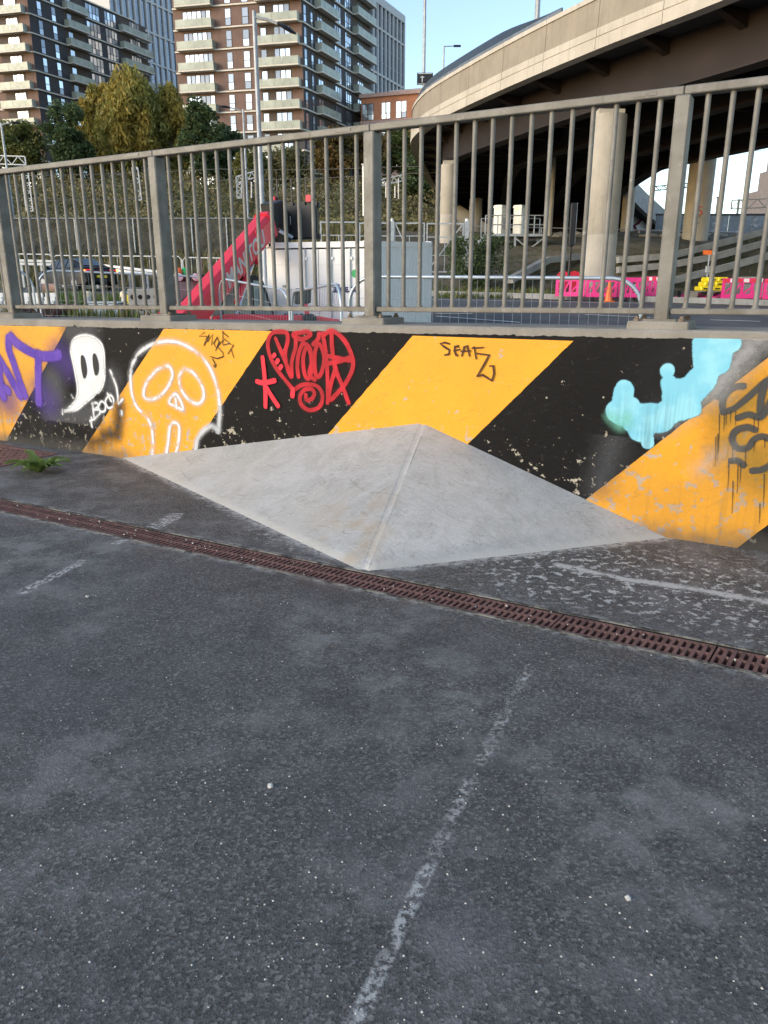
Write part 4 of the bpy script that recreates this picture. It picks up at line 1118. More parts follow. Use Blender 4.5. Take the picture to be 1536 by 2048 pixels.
# ------------------------------------------------------------------ pink barriers, cone, blocks
def plastic_barrier(lab, a, b, mat='pink', h=1.0, band=False, lean=0):
    a = Vector(a); b = Vector(b); base = (a+b)/2; ang = math.atan2(b.y-a.y, b.x-a.x); L = (Vector((b.x,b.y))-Vector((a.x,a.y))).length
    t = thing('plastic_barrier', lab, 'barrier', (base.x, base.y, tz(base.x, base.y) + .05), ang, 'pink plastic road barriers'); t.rotation_euler = (lean, 0, ang)
    m = MB(); x0, x1 = -L/2, L/2; th_ = .035
    m.box(x0, x1, -th_, th_, h*.80, h); m.box(x0, x1, -th_, th_, .12, h*.34); m.box(x0, x0+.10, -th_, th_, h*.34, h*.80); m.box(x1-.10, x1, -th_, th_, h*.34, h*.80)
    k = 4
    for i in range(1, k): xx = lerp(x0, x1, i/k); m.box(xx-.05, xx+.05, -th_*.9, th_*.9, h*.34, h*.80)
    for i in range(k):   # diagonal webs in the openings
        xa, xb = lerp(x0, x1, i/k)+.05, lerp(x0, x1, (i+1)/k)-.05; m.bar((xa, 0, h*.34), (xb, 0, h*.80) if i % 2 else (xb, 0, h*.6), .05, .05)
    obj('panel', m, M[mat], t)
    for x in (x0+.25, x1-.25): obj('foot', MB().box(x-.05, x+.05, -.3, .3, .0, .125), M['darksteel'], t, bevel=.02)
    if band:
        for i in range(6):
            xa = lerp(x0, x1, (i+.1)/6); xb = lerp(x0, x1, (i+.9)/6); obj('band', MB().box(xa, xb, -th_-.006, th_+.006, h*.83, h*.98), M['redp' if i % 2 == 0 else 'white'], t)
    return t
PB = [((1110,601),(1168,603),'pink',False,'leftmost pink plastic barrier beside the foot of the big column'),
      ((1170,603),(1232,604),'pink',False,'pink plastic barrier directly behind the orange cone'),
      ((1234,604),(1284,604.5),'pink',False,'pink plastic barrier just right of the orange cone'),
      ((1286,601),(1330,602),'pink',True,'red plastic barrier with red and white band half hidden by the railing post'),
      ((1440,606),(1520,607),'pink',True,'rightmost whole pink barrier with red and white band beside the yellow blocks'),
      ((1523,607),(1600,609),'pink',True,'pink barrier cut by the right edge of the picture')]
for a, b, mt, bn, lb in PB: plastic_barrier(lb, att(*a), att(*b), mt, .84, bn)
a_, b_ = att(1345,597), att(1425,603)
fl_ = plastic_barrier('pink plastic barrier lying flat on the ground below the yellow blocks', a_, b_, 'pink', .9, True); fl_.rotation_euler.x = R(-80)
for x, lb in ((1128,'left of two red barrier ends peeping over the pink barriers'),(1150,'right of two red barrier ends peeping over the pink barriers')):
    q = att(x, 592); t = thing('barrier_end', lb, 'barrier', (q.x, q.y+.4, tz(q.x, q.y)), 0, 'red barrier ends'); m = MB()
    m.prism([(-.26,.0),(.26,.0),(.26,.82),(.16,.96),(0,1.0),(-.16,.96),(-.26,.82)], lambda u, v, d: (u, d, v), -.03, .03); obj('panel', m, M['redp'], t); obj('foot', MB().box(-.05,.05,-.3,.3,0,.06), M['darksteel'], t)
q = att(1212, 604); cn = thing('traffic_cone', 'plain orange traffic cone standing at the edge of the far road', 'cone', (q.x, q.y-.3, tz(q.x, q.y-.3)+.03))
m = MB(); m.smooth = True; m.lathe([(.15,.03),(.14,.06),(.05,.70),(.035,.74)], 16); obj('cone_body', m, M['orange'], cn); obj('base', MB().box(-.2,.2,-.2,.2,0,.03), M['orange'], cn, bevel=.01)
k = 0
for (x, y, lb) in ((1405,577,'lower left yellow plastic block of the small stack'),(1428,577,'lower right yellow plastic block of the small stack'),(1413,568,'middle left yellow plastic block of the small stack'),(1434,568,'middle right yellow plastic block of the small stack'),(1419,559,'topmost left yellow plastic block of the small stack'),(1439,559,'topmost right yellow plastic block of the small stack')):
    q = aty(x, y, 30.5); t = thing('plastic_block', lb, 'block', (q.x, q.y, q.z-.085), .1, 'stacked yellow blocks')
    obj('block_body', MB().box(-.2,.2,-.28,.28,0,.17), M['yellowp'], t, bevel=.03); obj('recess_shade', MB().box(-.1,.1,-.283,-.279,.05,.10), M['darksteel'], t)  # dark strip on the face stands for a shaded recess
q = aty(1415, 582, 30.5); gz = tz(q.x, q.y)
pal = thing('pallet', 'grey timber pallet under the yellow blocks', 'pallet', (q.x, q.y, gz))
hp_ = max(.3, q.z - gz); 
for i in range(5): obj('board', MB().box(-.7,.7, -.45+i*.2, -.33+i*.2, hp_-.03, hp_), M['conc'], pal)
for x in (-.6, 0, .6): obj('bearer', MB().box(x-.05, x+.05, -.45, .47, 0, hp_-.03), M['conc'], pal)
q = aty(1492, 572, 31.5); cbk = obj('concrete_block', MB().box(-.85,.85,-.3,.3,tz(q.x,q.y)-q.z,.12), M['conc_grey'], bevel=.03); cbk.location = q; tag(cbk, 'long pale concrete block lying behind the right pink barrier', 'concrete block')
q = aty(1497, 560, 31.4); cbk = obj('concrete_block', MB().box(-.42,.42,-.28,.28,-.12,.12), M['conc_grey'], bevel=.03); cbk.location = (q.x, q.y, q.z); tag(cbk, 'small pale concrete block stacked on the long one', 'concrete block')
# black post with tall box
q = aty(1137, 560, 30.6); zt = aty(1140, 406, 30.6).z; bz = tz(q.x, 30.6)
bp = thing('signal_post', 'black post with a tall narrow black box left of the big column', 'post', (q.x, 30.6, bz))
obj('pole', MB().tube([(0,0,0),(0,0,zt-bz-.1)], .055, 10), M['darksteel'], bp); obj('box', MB().box(-.10,.10,-.12,.08, zt-bz-1.55, zt-bz), M['darksteel'], bp, bevel=.02)
obj('side_strip', MB().box(.135,.155,-.03,.03, zt-bz-1.45, zt-bz), M['galv2'], bp)
# sign on a thin pole at the right
q = aty(1413, 560, 31); bz = tz(q.x, 31); zt = aty(1416, 505, 31).z
sg_ = thing('road_sign', 'small orange-topped sign on a thin grey post above the yellow blocks', 'sign', (q.x, 31, bz)); obj('pole', MB().tube([(0,0,0),(0,0,zt-bz)], .025, 8), M['galv2'], sg_)
obj('sign_plate', MB().box(-.26,.26,-.03,.0, zt-bz-.08, zt-bz+.08), M['orange'], sg_); obj('sign_box', MB().box(-.09,.09,-.06,.04, zt-bz-.75, zt-bz-.5), M['galv2'], sg_, bevel=.01)
# ------------------------------------------------------------------ left foreground of the site
def near(x, y, Y): q = aty(x, y, Y); return q
q = att(60, 628); pile = thing('barrier_stack', 'heap of white slatted plastic barriers stacked at the far left', 'barrier stack', (q.x-.6, q.y, tz(q.x, q.y)), .1)
for i in range(3):
    for j in range(9): obj('slat', MB().box(-2.2+j*.42, -2.2+j*.42+.33, -.3+i*.12, -.2+i*.12, .08+i*.13, .42+i*.13), M['white'], pile)
    obj('panel_rail', MB().box(-2.25,1.65,-.31+i*.12,-.19+i*.12, .0+i*.13, .075+i*.13), M['white'], pile)
lp_ = [('front left ribbed brown drain pipe at the far left', -.2, 0), ('middle ribbed brown drain pipe beside the white slats', .35, .1), ('right ribbed brown drain pipe beside the grey box', .9, 0)]
for lb, dx, dy in lp_:
    q = att(88, 632); t = thing('drain_pipe', lb, 'pipe', (q.x+dx, q.y-.6+dy, tz(q.x, q.y)+.2), R(80), 'ribbed drain pipes'); m = MB(); m.smooth = False
    pts = [(-.8+i*.08,0,0) for i in range(21)]; m.tube(pts, [.17+.02*(i % 2) for i in range(21)], 14); obj('pipe_wall', m, M['rust'], t)
    obj('pipe_mouth', MB().tube([(-.82,0,0),(-.805,0,0)], .14, 14), M['void'], t); obj('far_mouth', MB().tube([(.82,0,0),(.805,0,0)], .14, 14), M['void'], t)
q = att(100, 592); dm = thing('cable_drum', 'small terracotta coloured drum lying behind the white slats', 'drum', (q.x, q.y, tz(q.x,q.y)+.25), R(20))
m = MB(); m.smooth = True; m.tube([(-.3,0,0),(.3,0,0)], .24, 18); obj('drum_body', m, plain('terracotta', (.5,.27,.18), .8), dm); obj('rim', MB().tube([(-.33,0,0),(-.29,0,0)], .27, 18), M['conc_grey'], dm)
q = att(215, 633); gb = thing('service_box', 'pale blue-grey low service box in the weeds behind the wall', 'service box', (q.x, q.y, tz(q.x, q.y)), R(-8))
obj('box_body', MB().box(-.55,.55,-.3,.3,.0,.42), M['bluegrey'], gb, bevel=.02); obj('box_lid', MB().box(-.58,.58,-.33,.33,.42,.47), M['bluegrey'], gb, bevel=.01); obj('side_step', MB().box(-.85,-.56,-.25,.25,0,.34), M['white'], gb, bevel=.015)
for (x, lb, col) in ((252,'cream bollard with banded top beside the blue-grey box','cream'), (180,'short cream bollard in the weeds left of the blue-grey box','cream')):
    q = att(x, 628); t = thing('bollard', lb, 'bollard', (q.x, q.y, tz(q.x,q.y)), 0, 'cream bollards'); m = MB(); m.smooth = True; m.lathe([(.11,0),(.11,.55),(.13,.56),(.13,.66),(.09,.70)], 14); obj('shaft', m, M['galv2'], t); m = MB(); m.smooth = True; m.lathe([(.135,.55),(.135,.68),(.08,.73)], 14); obj('cap', m, M[col], t)
q = att(262, 628); t = obj('marker_block', MB().box(-.08,.08,-.08,.08,0,.62), M['yellowp'], bevel=.02); t.location = (q.x, q.y, tz(q.x,q.y)); tag(t, 'small yellow marker block right of the cream bollard', 'marker')
# crate of dark gratings by the red machine
q = att(300, 632); t = thing('gabion_crate', 'grey crate with dark round holes left of the red machine', 'crate', (q.x, q.y-.2, tz(q.x,q.y)), R(5))
obj('crate_body', MB().box(-.5,.5,-.35,.35,0,.85), M['conc_grey'], t, bevel=.02)
for i in range(4):
    for j in range(2): obj('hole', MB().tube([(-.36+i*.24, -.353, .25+j*.35), (-.36+i*.24, -.35, .25+j*.35)], .075, 10), M['void'], t)
# weeds and grass on the verge
def blades(name, lab, regions, mat, nb, h0, h1, seed, wd=.035):
    rn = random.Random(seed); mb = MB()
    for _ in range(nb):
        x0, x1, y0, y1 = rn.choice(regions); x, y = rn.uniform(x0, x1), rn.uniform(y0, y1)
        if mnoise.noise((x*.7, y*.7, seed)) < rn.uniform(-.55, .25): continue
        z = tz(x, y); h = rn.uniform(h0, h1); a = rn.uniform(0, 6.28); dx, dy = math.cos(a)*wd, math.sin(a)*wd; lx, ly = rn.uniform(-.4,.4)*h, rn.uniform(-.4,.4)*h
        mb.add([(x-dx,y-dy,z),(x+dx,y+dy,z),(x+dx*.6+lx*.5,y+dy*.6+ly*.5,z+h*.6),(x+lx,y+ly,z+h),(x-dx*.6+lx*.5,y-dy*.6+ly*.5,z+h*.6)], [(0,1,2,4),(4,2,3)])
    o = obj(name, mb, mat, recalc=False); o['kind'] = 'stuff'; tag(o, lab, 'grass'); return o
va = att(130, 600); vb_ = att(300, 600)
blades('verge_weeds', 'green weeds growing behind the wall below the dark car', [(-17,-4,24,30.5)], M['grassb'], 9000, .15, .5, 4)
blades('verge_grass', 'grass verge along the far kerb under the bridge', [(-1,9,31.2,34)], M['grassb'], 7000, .08, .28, 5, .03)
blades('bank_grass', 'dry grass covering the bank behind the road at the left', [(-45,-1,42,60)], M['drygrass'], 26000, .3, .9, 6, .06)
# ================================================================== curved flyover
OUT = [(16.4,-2,9),(15.6,5,9),(14.2,12,9),(12.2,18.8,9),(9.7,24.7,9),(7.4,29.2,9),(4.8,35,9),(2.5,41,9),(1.75,44,9),(1.5,46.8,9),(1.8,50.7,9),(2.7,58,9),(4.1,67.2,9),(7,77,8.7),(12.5,86,7.8),(20.5,93.5,5.9),(31,99,3.9),(46,104,1.5)]
def dense(P, st=.5):
    n = len(P); out = []
    for i in range(n-1):
        p0 = Vector(P[max(0,i-1)]); p1 = Vector(P[i]); p2 = Vector(P[i+1]); p3 = Vector(P[min(n-1,i+2)])
        m = max(2, int((p2-p1).length/st))
        for k in range(m):
            t = k/m; t2 = t*t; t3 = t2*t
            out.append(.5*((2*p1) + (p2-p0)*t + (2*p0-5*p1+4*p2-p3)*t2 + (3*p1-p0-3*p2+p3)*t3))
    out.append(Vector(P[-1])); return out
OD = dense(OUT)
arc = [0.0]
for a, b in zip(OD, OD[1:]): arc.append(arc[-1] + (Vector((b.x,b.y))-Vector((a.x,a.y))).length)
ALEN = arc[-1]
def bpt(s):      # point and right-hand normal at arc length s
    s = max(0, min(ALEN-1e-4, s))
    lo, hi = 0, len(arc)-1
    while hi - lo > 1:
        md = (lo+hi)//2
        if arc[md] <= s: lo = md
        else: hi = md
    t = (s-arc[lo])/(arc[hi]-arc[lo]); p = OD[lo].lerp(OD[hi], t)
    a = OD[max(0, lo-2)]; b = OD[min(len(OD)-1, hi+2)]; d = Vector((b.x-a.x, b.y-a.y, 0)).normalized()
    return p, Vector((d.y, -d.x, 0))
def sweep(sec, s0, s1, st=1.0, caps=True):     # section polygon of (offset to the right, height)
    mb = MB(); n = max(1, int(math.ceil((s1-s0)/st))); m = len(sec)
    for i in range(n+1):
        p, nr = bpt(lerp(s0, s1, i/n))
        for o, h in sec: q = p + nr*o; mb.v.append((q.x, q.y, p.z + h))
    for i in range(n):
        for k in range(m): l = (k+1) % m; mb.f.append((i*m+k, i*m+l, (i+1)*m+l, (i+1)*m+k))
    if caps: mb.f.append(tuple(range(m))[::-1]); mb.f.append(tuple(n*m+k for k in range(m)))
    return mb
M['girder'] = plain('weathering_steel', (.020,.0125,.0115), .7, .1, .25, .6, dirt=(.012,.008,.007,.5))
M['soffit'] = plain('shade_dark_soffit', (.05,.049,.046), .9, 0, .2, .5)  # base colour darkened to carry the deep shade of the underside
M['screen'] = plain('dark_screen_metal', (.05,.06,.065), .4, .4)
M['screen2'] = plain('grey_screen_rail', (.17,.19,.21), .45, .4)
DW = 16.0
br = thing('flyover_bridge', 'curved concrete and steel road flyover sweeping overhead at the upper right', 'bridge', (1.5, 46.8, 0))
def bobj(name, mb, mat, par=br): return obj(name, mb, mat, par, world=True)
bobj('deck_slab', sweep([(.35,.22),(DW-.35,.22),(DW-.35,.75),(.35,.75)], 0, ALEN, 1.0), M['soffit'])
PL = 3.0; ns = int(ALEN/PL)
for i in range(ns):
    s0, s1 = i*PL + .012, (i+1)*PL - .012
    if OD[0].y + s0 > 200: break
    fp = bobj('fascia_panel', sweep([(0,0),(.45,0),(.45,.20),(.36,.22),(.36,.66),(.02,.66),(.02,.41),(.05,.40),(.05,.37),(0,.36)], s0, s1), M['fascia'])
    pp = bobj('parapet_panel', sweep([(.06,.662),(.34,.662),(.34,1.59),(.10,1.59)], s0, s1), M['parapet'])
    bobj('coping', sweep([(.05,1.592),(.40,1.592),(.40,1.76),(.08,1.76)], s0, s1), M['fascia'], pp)
    # inner edge
    fq = bobj('inner_fascia_panel', sweep([(DW,0),(DW-.45,0),(DW-.45,.20),(DW-.36,.22),(DW-.36,.84),(DW-.02,.84)], s0, s1), M['conc_grey'])
    pq = bobj('inner_parapet_panel', sweep([(DW-.06,.842),(DW-.34,.842),(DW-.34,1.75),(DW-.12,1.75)], s0, s1), M['conc_grey'])
for k, o in enumerate((1.9, 6.0, 10.0, 14.1)):
    bobj('girder', sweep([(o-.32,-1.42),(o+.32,-1.42),(o+.32,-1.34),(o+.03,-1.34),(o+.03,.21),(o-.03,.21),(o-.03,-1.34),(o-.32,-1.34)], 0, ALEN-28, 1.0), M['girder'])
i = 0; s = 1.5
while s < 110:
    p, nr = bpt(s); d = Vector((-nr.y, nr.x, 0)); up = Vector((0,0,1))
    mb = MB().prism([(.46,.21),(1.86,.21),(1.86,-.28),(.46,.12)], lambda u, v, dd: p + nr*u + up*v + d*dd, -.14, .14)
    bobj('cantilever_bracket', mb, M['girder'])
    q = MB()
    for a, b in ((1.94,5.96),(6.04,9.96),(10.04,14.06)): q.bar(p + nr*a + up*(-.45), p + nr*b + up*(-.45), .2, .8)
    bobj('cross_beam', q, M['girder']); s += 3.0
# web stiffeners over the columns
def near_s(x, y):
    return min(range(len(OD)), key=lambda k: (OD[k].x-x)**2 + (OD[k].y-y)**2)
# dark screen along the top of the far half
s_scr = arc[near_s(6.1, 31.4)]
sc_ = MB(); n = 46
scr_len = 34
bobj('screen_rail', sweep([(.20,1.763),(.30,1.763),(.26,1.94),(.20,1.94)], s_scr, s_scr+scr_len), M['screen2'])
pts = []
mb = MB()
for i in range(n+1):
    s = s_scr + scr_len*i/n; p, nr = bpt(s); h = .42*sstep(0, 5, i*scr_len/n)+.02
    for o, z in ((.20,1.945),(.20 + h*.55, 1.945+h),(.24 + h*.55, 1.945+h),(.26,1.945)): q = p + nr*o; mb.v.append((q.x, q.y, p.z+z))
for i in range(n):
    for k in range(4): l = (k+1) % 4; mb.f.append((i*4+k, i*4+l, (i+1)*4+l, (i+1)*4+k))
bobj('screen_panel', mb, M['screen'])
# columns
def column(lab, x, y, r, ztop_, name='bridge_column', cap=True, rough=0):
    bz = tz(x, y) - .2; t = thing(name, lab, 'column', (x, y, bz), 0, 'round concrete bridge columns'); H = ztop_ - bz
    m = MB(); m.smooth = True; nseg = 3
    m.lathe([(r,0),(r,H*.36),(r*.985,H*.362),(r*.985,H*.366),(r,H*.368),(r,H-.35),(r,H-.3),(r*.97,H-.29)], 32); obj('shaft', m, M['conc_col'], t)
    if cap:
        obj('head_block', MB().box(-r*.75, r*.75, -r*.55, r*.55, H-.29, H-.12), M['conc_col'], t, bevel=.02)
        obj('bearing', MB().box(-r*.5, r*.5, -r*.4, r*.4, H-.12, H+.02), M['girder'], t)
    return t
zg = 7.56
c1 = aty(1213, 300, 31.0); column('thick pale concrete column nearest the road, right of the black post', c1.x, 31.0, .66, zg)
c2 = aty(897, 400, 42.5); column('slim pale column at the left end of the bridge underside', c2.x, 42.5, .43, zg)
c3_ = aty(884, 400, 60); column('pale column half hidden behind the slim left column', c3_.x, 60, .42, zg)
c4 = aty(1402, 360, 44.5); cc4 = column('column with red and grey scribbles seen behind the right railing post', c4.x, 44.5, .68, 9.0)
c5 = aty(1256, 420, 60); column('greyish column just right of the thick column', c5.x, 60, .45, 9.0)
for cxp, cyp in ((953, 82),(1012, 95)): pass
# scribbles on the column
scb = MB(); scb.smooth = True
def oncol(px, py):
    q = aty(px, py, 43.8); dx, dy = q.x - c4.x, 43.8 - 44.5; L = math.hypot(dx, dy); return (c4.x + dx/L*.69, 44.5 + dy/L*.69, q.z)
scb.tube([oncol(*p) for p in ((1405,414),(1398,412),(1396,418),(1402,422),(1405,427),(1399,431))], .03, 5)
obj('red_scribble', scb, M['redp'], cc4, world=True)
sc2 = MB()
for ln in (((1380,450),(1386,446),(1392,450),(1399,444)),((1384,440),(1392,438)),((1392,436),(1396,430),(1400,436)),((1380,455),(1388,458),(1394,454))): sc2.tube([oncol(*p) for p in ln], .02, 4)
obj('grey_scribble', sc2, M['galv'], cc4, world=True)
# ramp retaining wall below the descending end, with graffiti
rw = thing('retaining_wall', 'grey retaining wall under the descending ramp with pale bubble graffiti', 'wall', (27, 80, 4.0))
sA = arc[near_s(10.5, 83)]; mb = MB(); nn = 14
s_end = ALEN - 1
for i in range(nn+1):
    s = lerp(sA, s_end, i/nn); p, nr = bpt(s); q = p + nr*(DW-1.6)
    mb.v += [(q.x, q.y, 3.0), (q.x, q.y, max(3.2, p.z+.2))]
for i in range(nn): mb.f.append((2*i, 2*i+2, 2*i+3, 2*i+1))
obj('wall_face', mb, M['conc_grey'], rw, world=True, recalc=False)
def onramp(px, py, d=.06):
    # nearest point of the wall along the sight line
    best = None
    for i in range(160):
        s = lerp(sA, s_end, i/159); p, nr = bpt(s); q = p + nr*(DW-1.6+d); r = ray(px, py); t = q.y/r.y; e = abs(r.x*t - q.x)
        if best is None or e < best[0]: best = (e, Vector((q.x, q.y, (CAM + r*t).z)))
    return best[1]
gf = MB(); gf.smooth = True
gf.tube([onramp(*p) for p in ((1273,462),(1268,452),(1276,446),(1284,436),(1292,438),(1296,430),(1302,432),(1304,456),(1290,462),(1276,464))], .13, 6, closed=True)
obj('graffiti_outline', gf, plain('maroon_spray', (.2,.03,.06), .7), rw, world=True)
gb_ = MB(); P = [onramp(*p, .1) for p in ((1275,460),(1271,452),(1278,447),(1285,438),(1292,440),(1297,433),(1302,436),(1302,455),(1289,460))]; gb_.add(P, [tuple(range(len(P)))])
obj('graffiti_fill', gb_, M['white'], rw, world=True, recalc=False)
gb_ = MB(); P = [onramp(*p, .1) for p in ((1318,446),(1330,444),(1332,462),(1318,466))]; gb_.add(P, [(0,1,2,3)]); obj('graffiti_fill', gb_, M['white'], rw, world=True, recalc=False)
# near-black abutment added, its colour standing for the shade under the bridge
ab = thing('bridge_abutment', 'abutment wall coloured near-black as the deep shade under the bridge', 'abutment', (8, 74, 4))
obj('abutment_shade_face', MB().bar((2.5,82,6.2), (19.5,74.5,6.2), 1.2, 9.0), M['girder'], ab, world=True)
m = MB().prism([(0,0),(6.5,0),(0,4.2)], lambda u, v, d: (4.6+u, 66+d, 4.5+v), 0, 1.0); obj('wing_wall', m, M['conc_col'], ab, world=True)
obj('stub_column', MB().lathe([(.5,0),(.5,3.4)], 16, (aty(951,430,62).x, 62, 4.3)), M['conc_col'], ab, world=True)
# masts on the bridge
def mast(lab, px, ytop, Y, r, zb, arm=None):
    tp = aty(px, ytop, Y); t = thing('lighting_mast', lab, 'mast', (tp.x, Y, zb), 0, 'masts beyond the bridge parapet'); m = MB(); m.smooth = True; m.tube([(0,0,0),(0,0,tp.z-zb)], [r*1.2, r], 8); obj('pole', m, M['pole'], t)
    if arm: obj('arm', MB().tube([(0,0,tp.z-zb-.03),(arm,0,tp.z-zb)], r*.6, 6), M['pole'], t); obj('lamp_head', MB().box(arm, arm+.55*(1 if arm > 0 else -1), -.12, .12, tp.z-zb-.05, tp.z-zb+.05) if arm > 0 else MB().box(arm-.5, arm, -.12,.12, tp.z-zb-.05, tp.z-zb+.05), M['darksteel'], t)
    return t
mast('tall thin mast rising into the sky left of the bridge parapet', 852, -160, 62, .10, 9.5)
mast('small lamp mast with short arm standing above the dark bridge screen', 888, 92, 66, .06, 9.5, .75)
mast('thick grey mast top seen above the end of the dark screen', 1079, -60, 48, .14, 9.5)
q = aty(850, 157, 58); sg2 = thing('gantry_sign', 'small black road sign with a white arrow at the far end of the parapet', 'sign', (q.x, q.y, q.z-1.6)); obj('sign_plate', MB().box(-.55,.55,-.03,.03,1.2,1.95), M['darksteel'], sg2); obj('sign_post', MB().tube([(0,.06,-2.5),(0,.06,1.9)], .05, 8), M['pole'], sg2)
obj('sign_border', MB().box(-.50,.50,-.034,-.031,1.88,1.91).box(-.50,.50,-.034,-.031,1.24,1.27).box(-.22,-.17,-.036,-.031,1.36,1.75).box(-.33,-.06,-.036,-.031,1.66,1.70), M['white'], sg2)
# ================================================================== behind the road: banks, fences, railway, trees
# platform with two white cabinets
Yc = 41.5
def cabq(px, py): return aty(px, py, Yc)
pa, pb = cabq(966, 470), cabq(1085, 470)
pf = thing('steel_platform', 'galvanised steel platform with handrail carrying two white cabinets', 'platform', (pa.x, Yc, tz(pa.x, Yc)))
obj('deck', MB().box(pa.x, pb.x, Yc-.9, Yc+.9, pa.z-.12, pa.z), M['galv2'], pf, world=True)
for x in (pa.x+.1, (pa.x+pb.x)/2, pb.x-.1):
    for y in (Yc-.8, Yc+.8): obj('leg', MB().box(x-.05, x+.05, y-.05, y+.05, tz(x, y)-.3, pa.z-.12), M['galv2'], pf, world=True)
xm = (pa.x+pb.x)/2
for a, b in (((xm, pa.z-.2),(pb.x-.1, pa.z-1.3)),((xm, pa.z-1.3),(pb.x-.1, pa.z-.2))): obj('brace', MB().bar((a[0], Yc-.85, a[1]), (b[0], Yc-.85, b[1]), .06, .06), M['galv2'], pf, world=True)
hr = cabq(966, 434).z
for y in (Yc-.88, Yc+.88):
    for z in (hr, (hr+pa.z)/2): obj('handrail', MB().tube([(pa.x, y, z), (pb.x, y, z)], .03, 6), M['galv2'], pf, world=True)
    for i in range(6): x = lerp(pa.x, pb.x, i/5); obj('rail_post', MB().tube([(x, y, pa.z), (x, y, hr)], .03, 6), M['galv2'], pf, world=True)
obj('stair', MB().bar((pa.x, Yc-.3, pa.z-.1), (pa.x-1.1, Yc-.6, pa.z-1.3), .5, .1), M['galv2'], pf, world=True)
for (px, lb) in ((998, 'left of two tall white cabinets on the steel platform'), (1037, 'right of two tall white cabinets on the steel platform')):
    q = cabq(px, 470); zt = cabq(px, 411).z; hh_ = zt - q.z
    t = thing('equipment_cabinet', lb, 'cabinet', (q.x+.05, Yc, q.z), R(-40), 'white equipment cabinets')
    obj('cabinet_body', MB().box(-.24,.24,-.30,.30,.04,hh_-.12), M['cabinet'], t, bevel=.015); obj('roof', MB().prism([(-.28,hh_-.12),(.28,hh_-.12),(.22,hh_),(-.22,hh_)], lambda u, v, d: (u, d, v), -.33, .33), M['cabinet'], t)
    for z in (.12, hh_*.62): obj('door_panel', MB().box(-.2,.2,-.312,-.301,z,z+hh_*.30), M['cabinet'], t, bevel=.004)
    obj('emblem', MB().prism([(-.05,0),(.05,0),(0,.09)], lambda u, v, d: (u, -.318+d, hh_*.83+v), 0, .006), M['yellowp'], t); obj('vent', MB().box(.241,.246,-.2,.2,hh_*.2,hh_*.6), M['galv2'], t)
# site gates and fence behind the container
Yg = 36.0
def gate(lab, x0, x1, ytop, ybot, brace, Y=Yg):
    a, b = aty(x0, ytop, Y), aty(x1, ytop, Y); z1 = a.z; z0 = max(aty(x0, ybot, Y).z, tz(a.x, Y)+.1); t = thing('site_gate', lab, 'gate', ((a.x+b.x)/2, Y, z0), 0, 'galvanised site gates')
    f = MB()
    for x in (a.x+.03, b.x-.03): f.box(x-.03, x+.03, Y-.03, Y+.03, z0, z1)
    for z in (z0+.03, z1-.03): f.box(a.x+.06, b.x-.06, Y-.028, Y+.028, z-.03, z+.03)
    obj('gate_frame', f, M['galv2'], t, world=True)
    for z in (lerp(z0, z1, .35), lerp(z0, z1, .72)): obj('cross_rail', MB().box(a.x+.06, b.x-.06, Y-.02, Y+.02, z-.02, z+.02), M['galv2'], t, world=True)
    xm = (a.x+b.x)/2; obj('upright', MB().box(xm-.018, xm+.018, Y-.018, Y+.018, z0+.06, lerp(z0, z1, .72)-.02), M['galv2'], t, world=True)
    if brace: 
        p, q = ((a.x+.08, z1-.08), (lerp(a.x, b.x, .7), z0+.08)) if brace > 0 else ((b.x-.08, z1-.08), (lerp(a.x, b.x, .05), z0+.08)); obj('brace', MB().bar((p[0], Y-.04, p[1]), (q[0], Y-.04, q[1]), .05, .05), M['galv2'], t, world=True)
    return t
gate('site gate leaf above the left end of the white container', 640, 714, 443, 540, 0); gate('site gate leaf behind the middle railing post', 718, 780, 445, 540, 0)
gate('braced site gate leaf above the right end of the white container', 788, 850, 445, 540, 1); gate('site gate leaf with long diagonal brace right of the white container', 853, 928, 446, 545, -1)
for (x, lb) in ((784,'galvanised gate post left of the braced gate leaf'), (934,'stout galvanised gate post with rounded cap right of the container')):
    q = aty(x, 437, Yg); t = thing('gate_post', lb, 'post', (q.x, Yg, tz(q.x, Yg)-.1), 0, 'gate posts'); H = q.z - tz(q.x, Yg) + .1; obj('shaft', MB().box(-.1,.1,-.1,.1,0,H-.12), M['galv2'], t); m = MB(); m.smooth = True; m.lathe([(.085,H-.12),(.085,H-.03),(.05,H)], 10); obj('cap', m, M['white'], t)
# netting fence along the left bank
Yf = 47.5
xz = [aty(px, 436, Yf) for px in (-40, 38, 92, 148, 265, 382, 452, 522, 600, 636)]
for k, (a, b) in enumerate(zip(xz, xz[1:])):
    names = ['cut by the left edge','with the far left lamp post in front','above the car roof','left of the second railing post','behind the second railing post','left of the red boom','right behind the red boom','behind the boom head','just left of the site gates']
    t = thing('netted_fence_panel', 'dark netted fence panel on the bank ' + names[k], 'fence panel', ((a.x+b.x)/2, Yf, a.z-2.75), 0, 'netted fence panels along the bank')
    fr = MB().tube([(a.x, Yf, a.z-2.8),(a.x, Yf, a.z)], .045, 6).tube([(a.x, Yf, a.z-.02),(b.x, Yf, a.z-.02)], .03, 6); obj('frame', fr, M['galv2'], t, world=True)
    obj('net', MB().add([(a.x+.05,Yf+.05,a.z-2.5),(b.x-.05,Yf+.05,a.z-2.5),(b.x-.05,Yf+.05,a.z-.05),(a.x+.05,Yf+.05,a.z-.05)], [(0,1,2,3)]), M['net'], t, world=True, recalc=False)
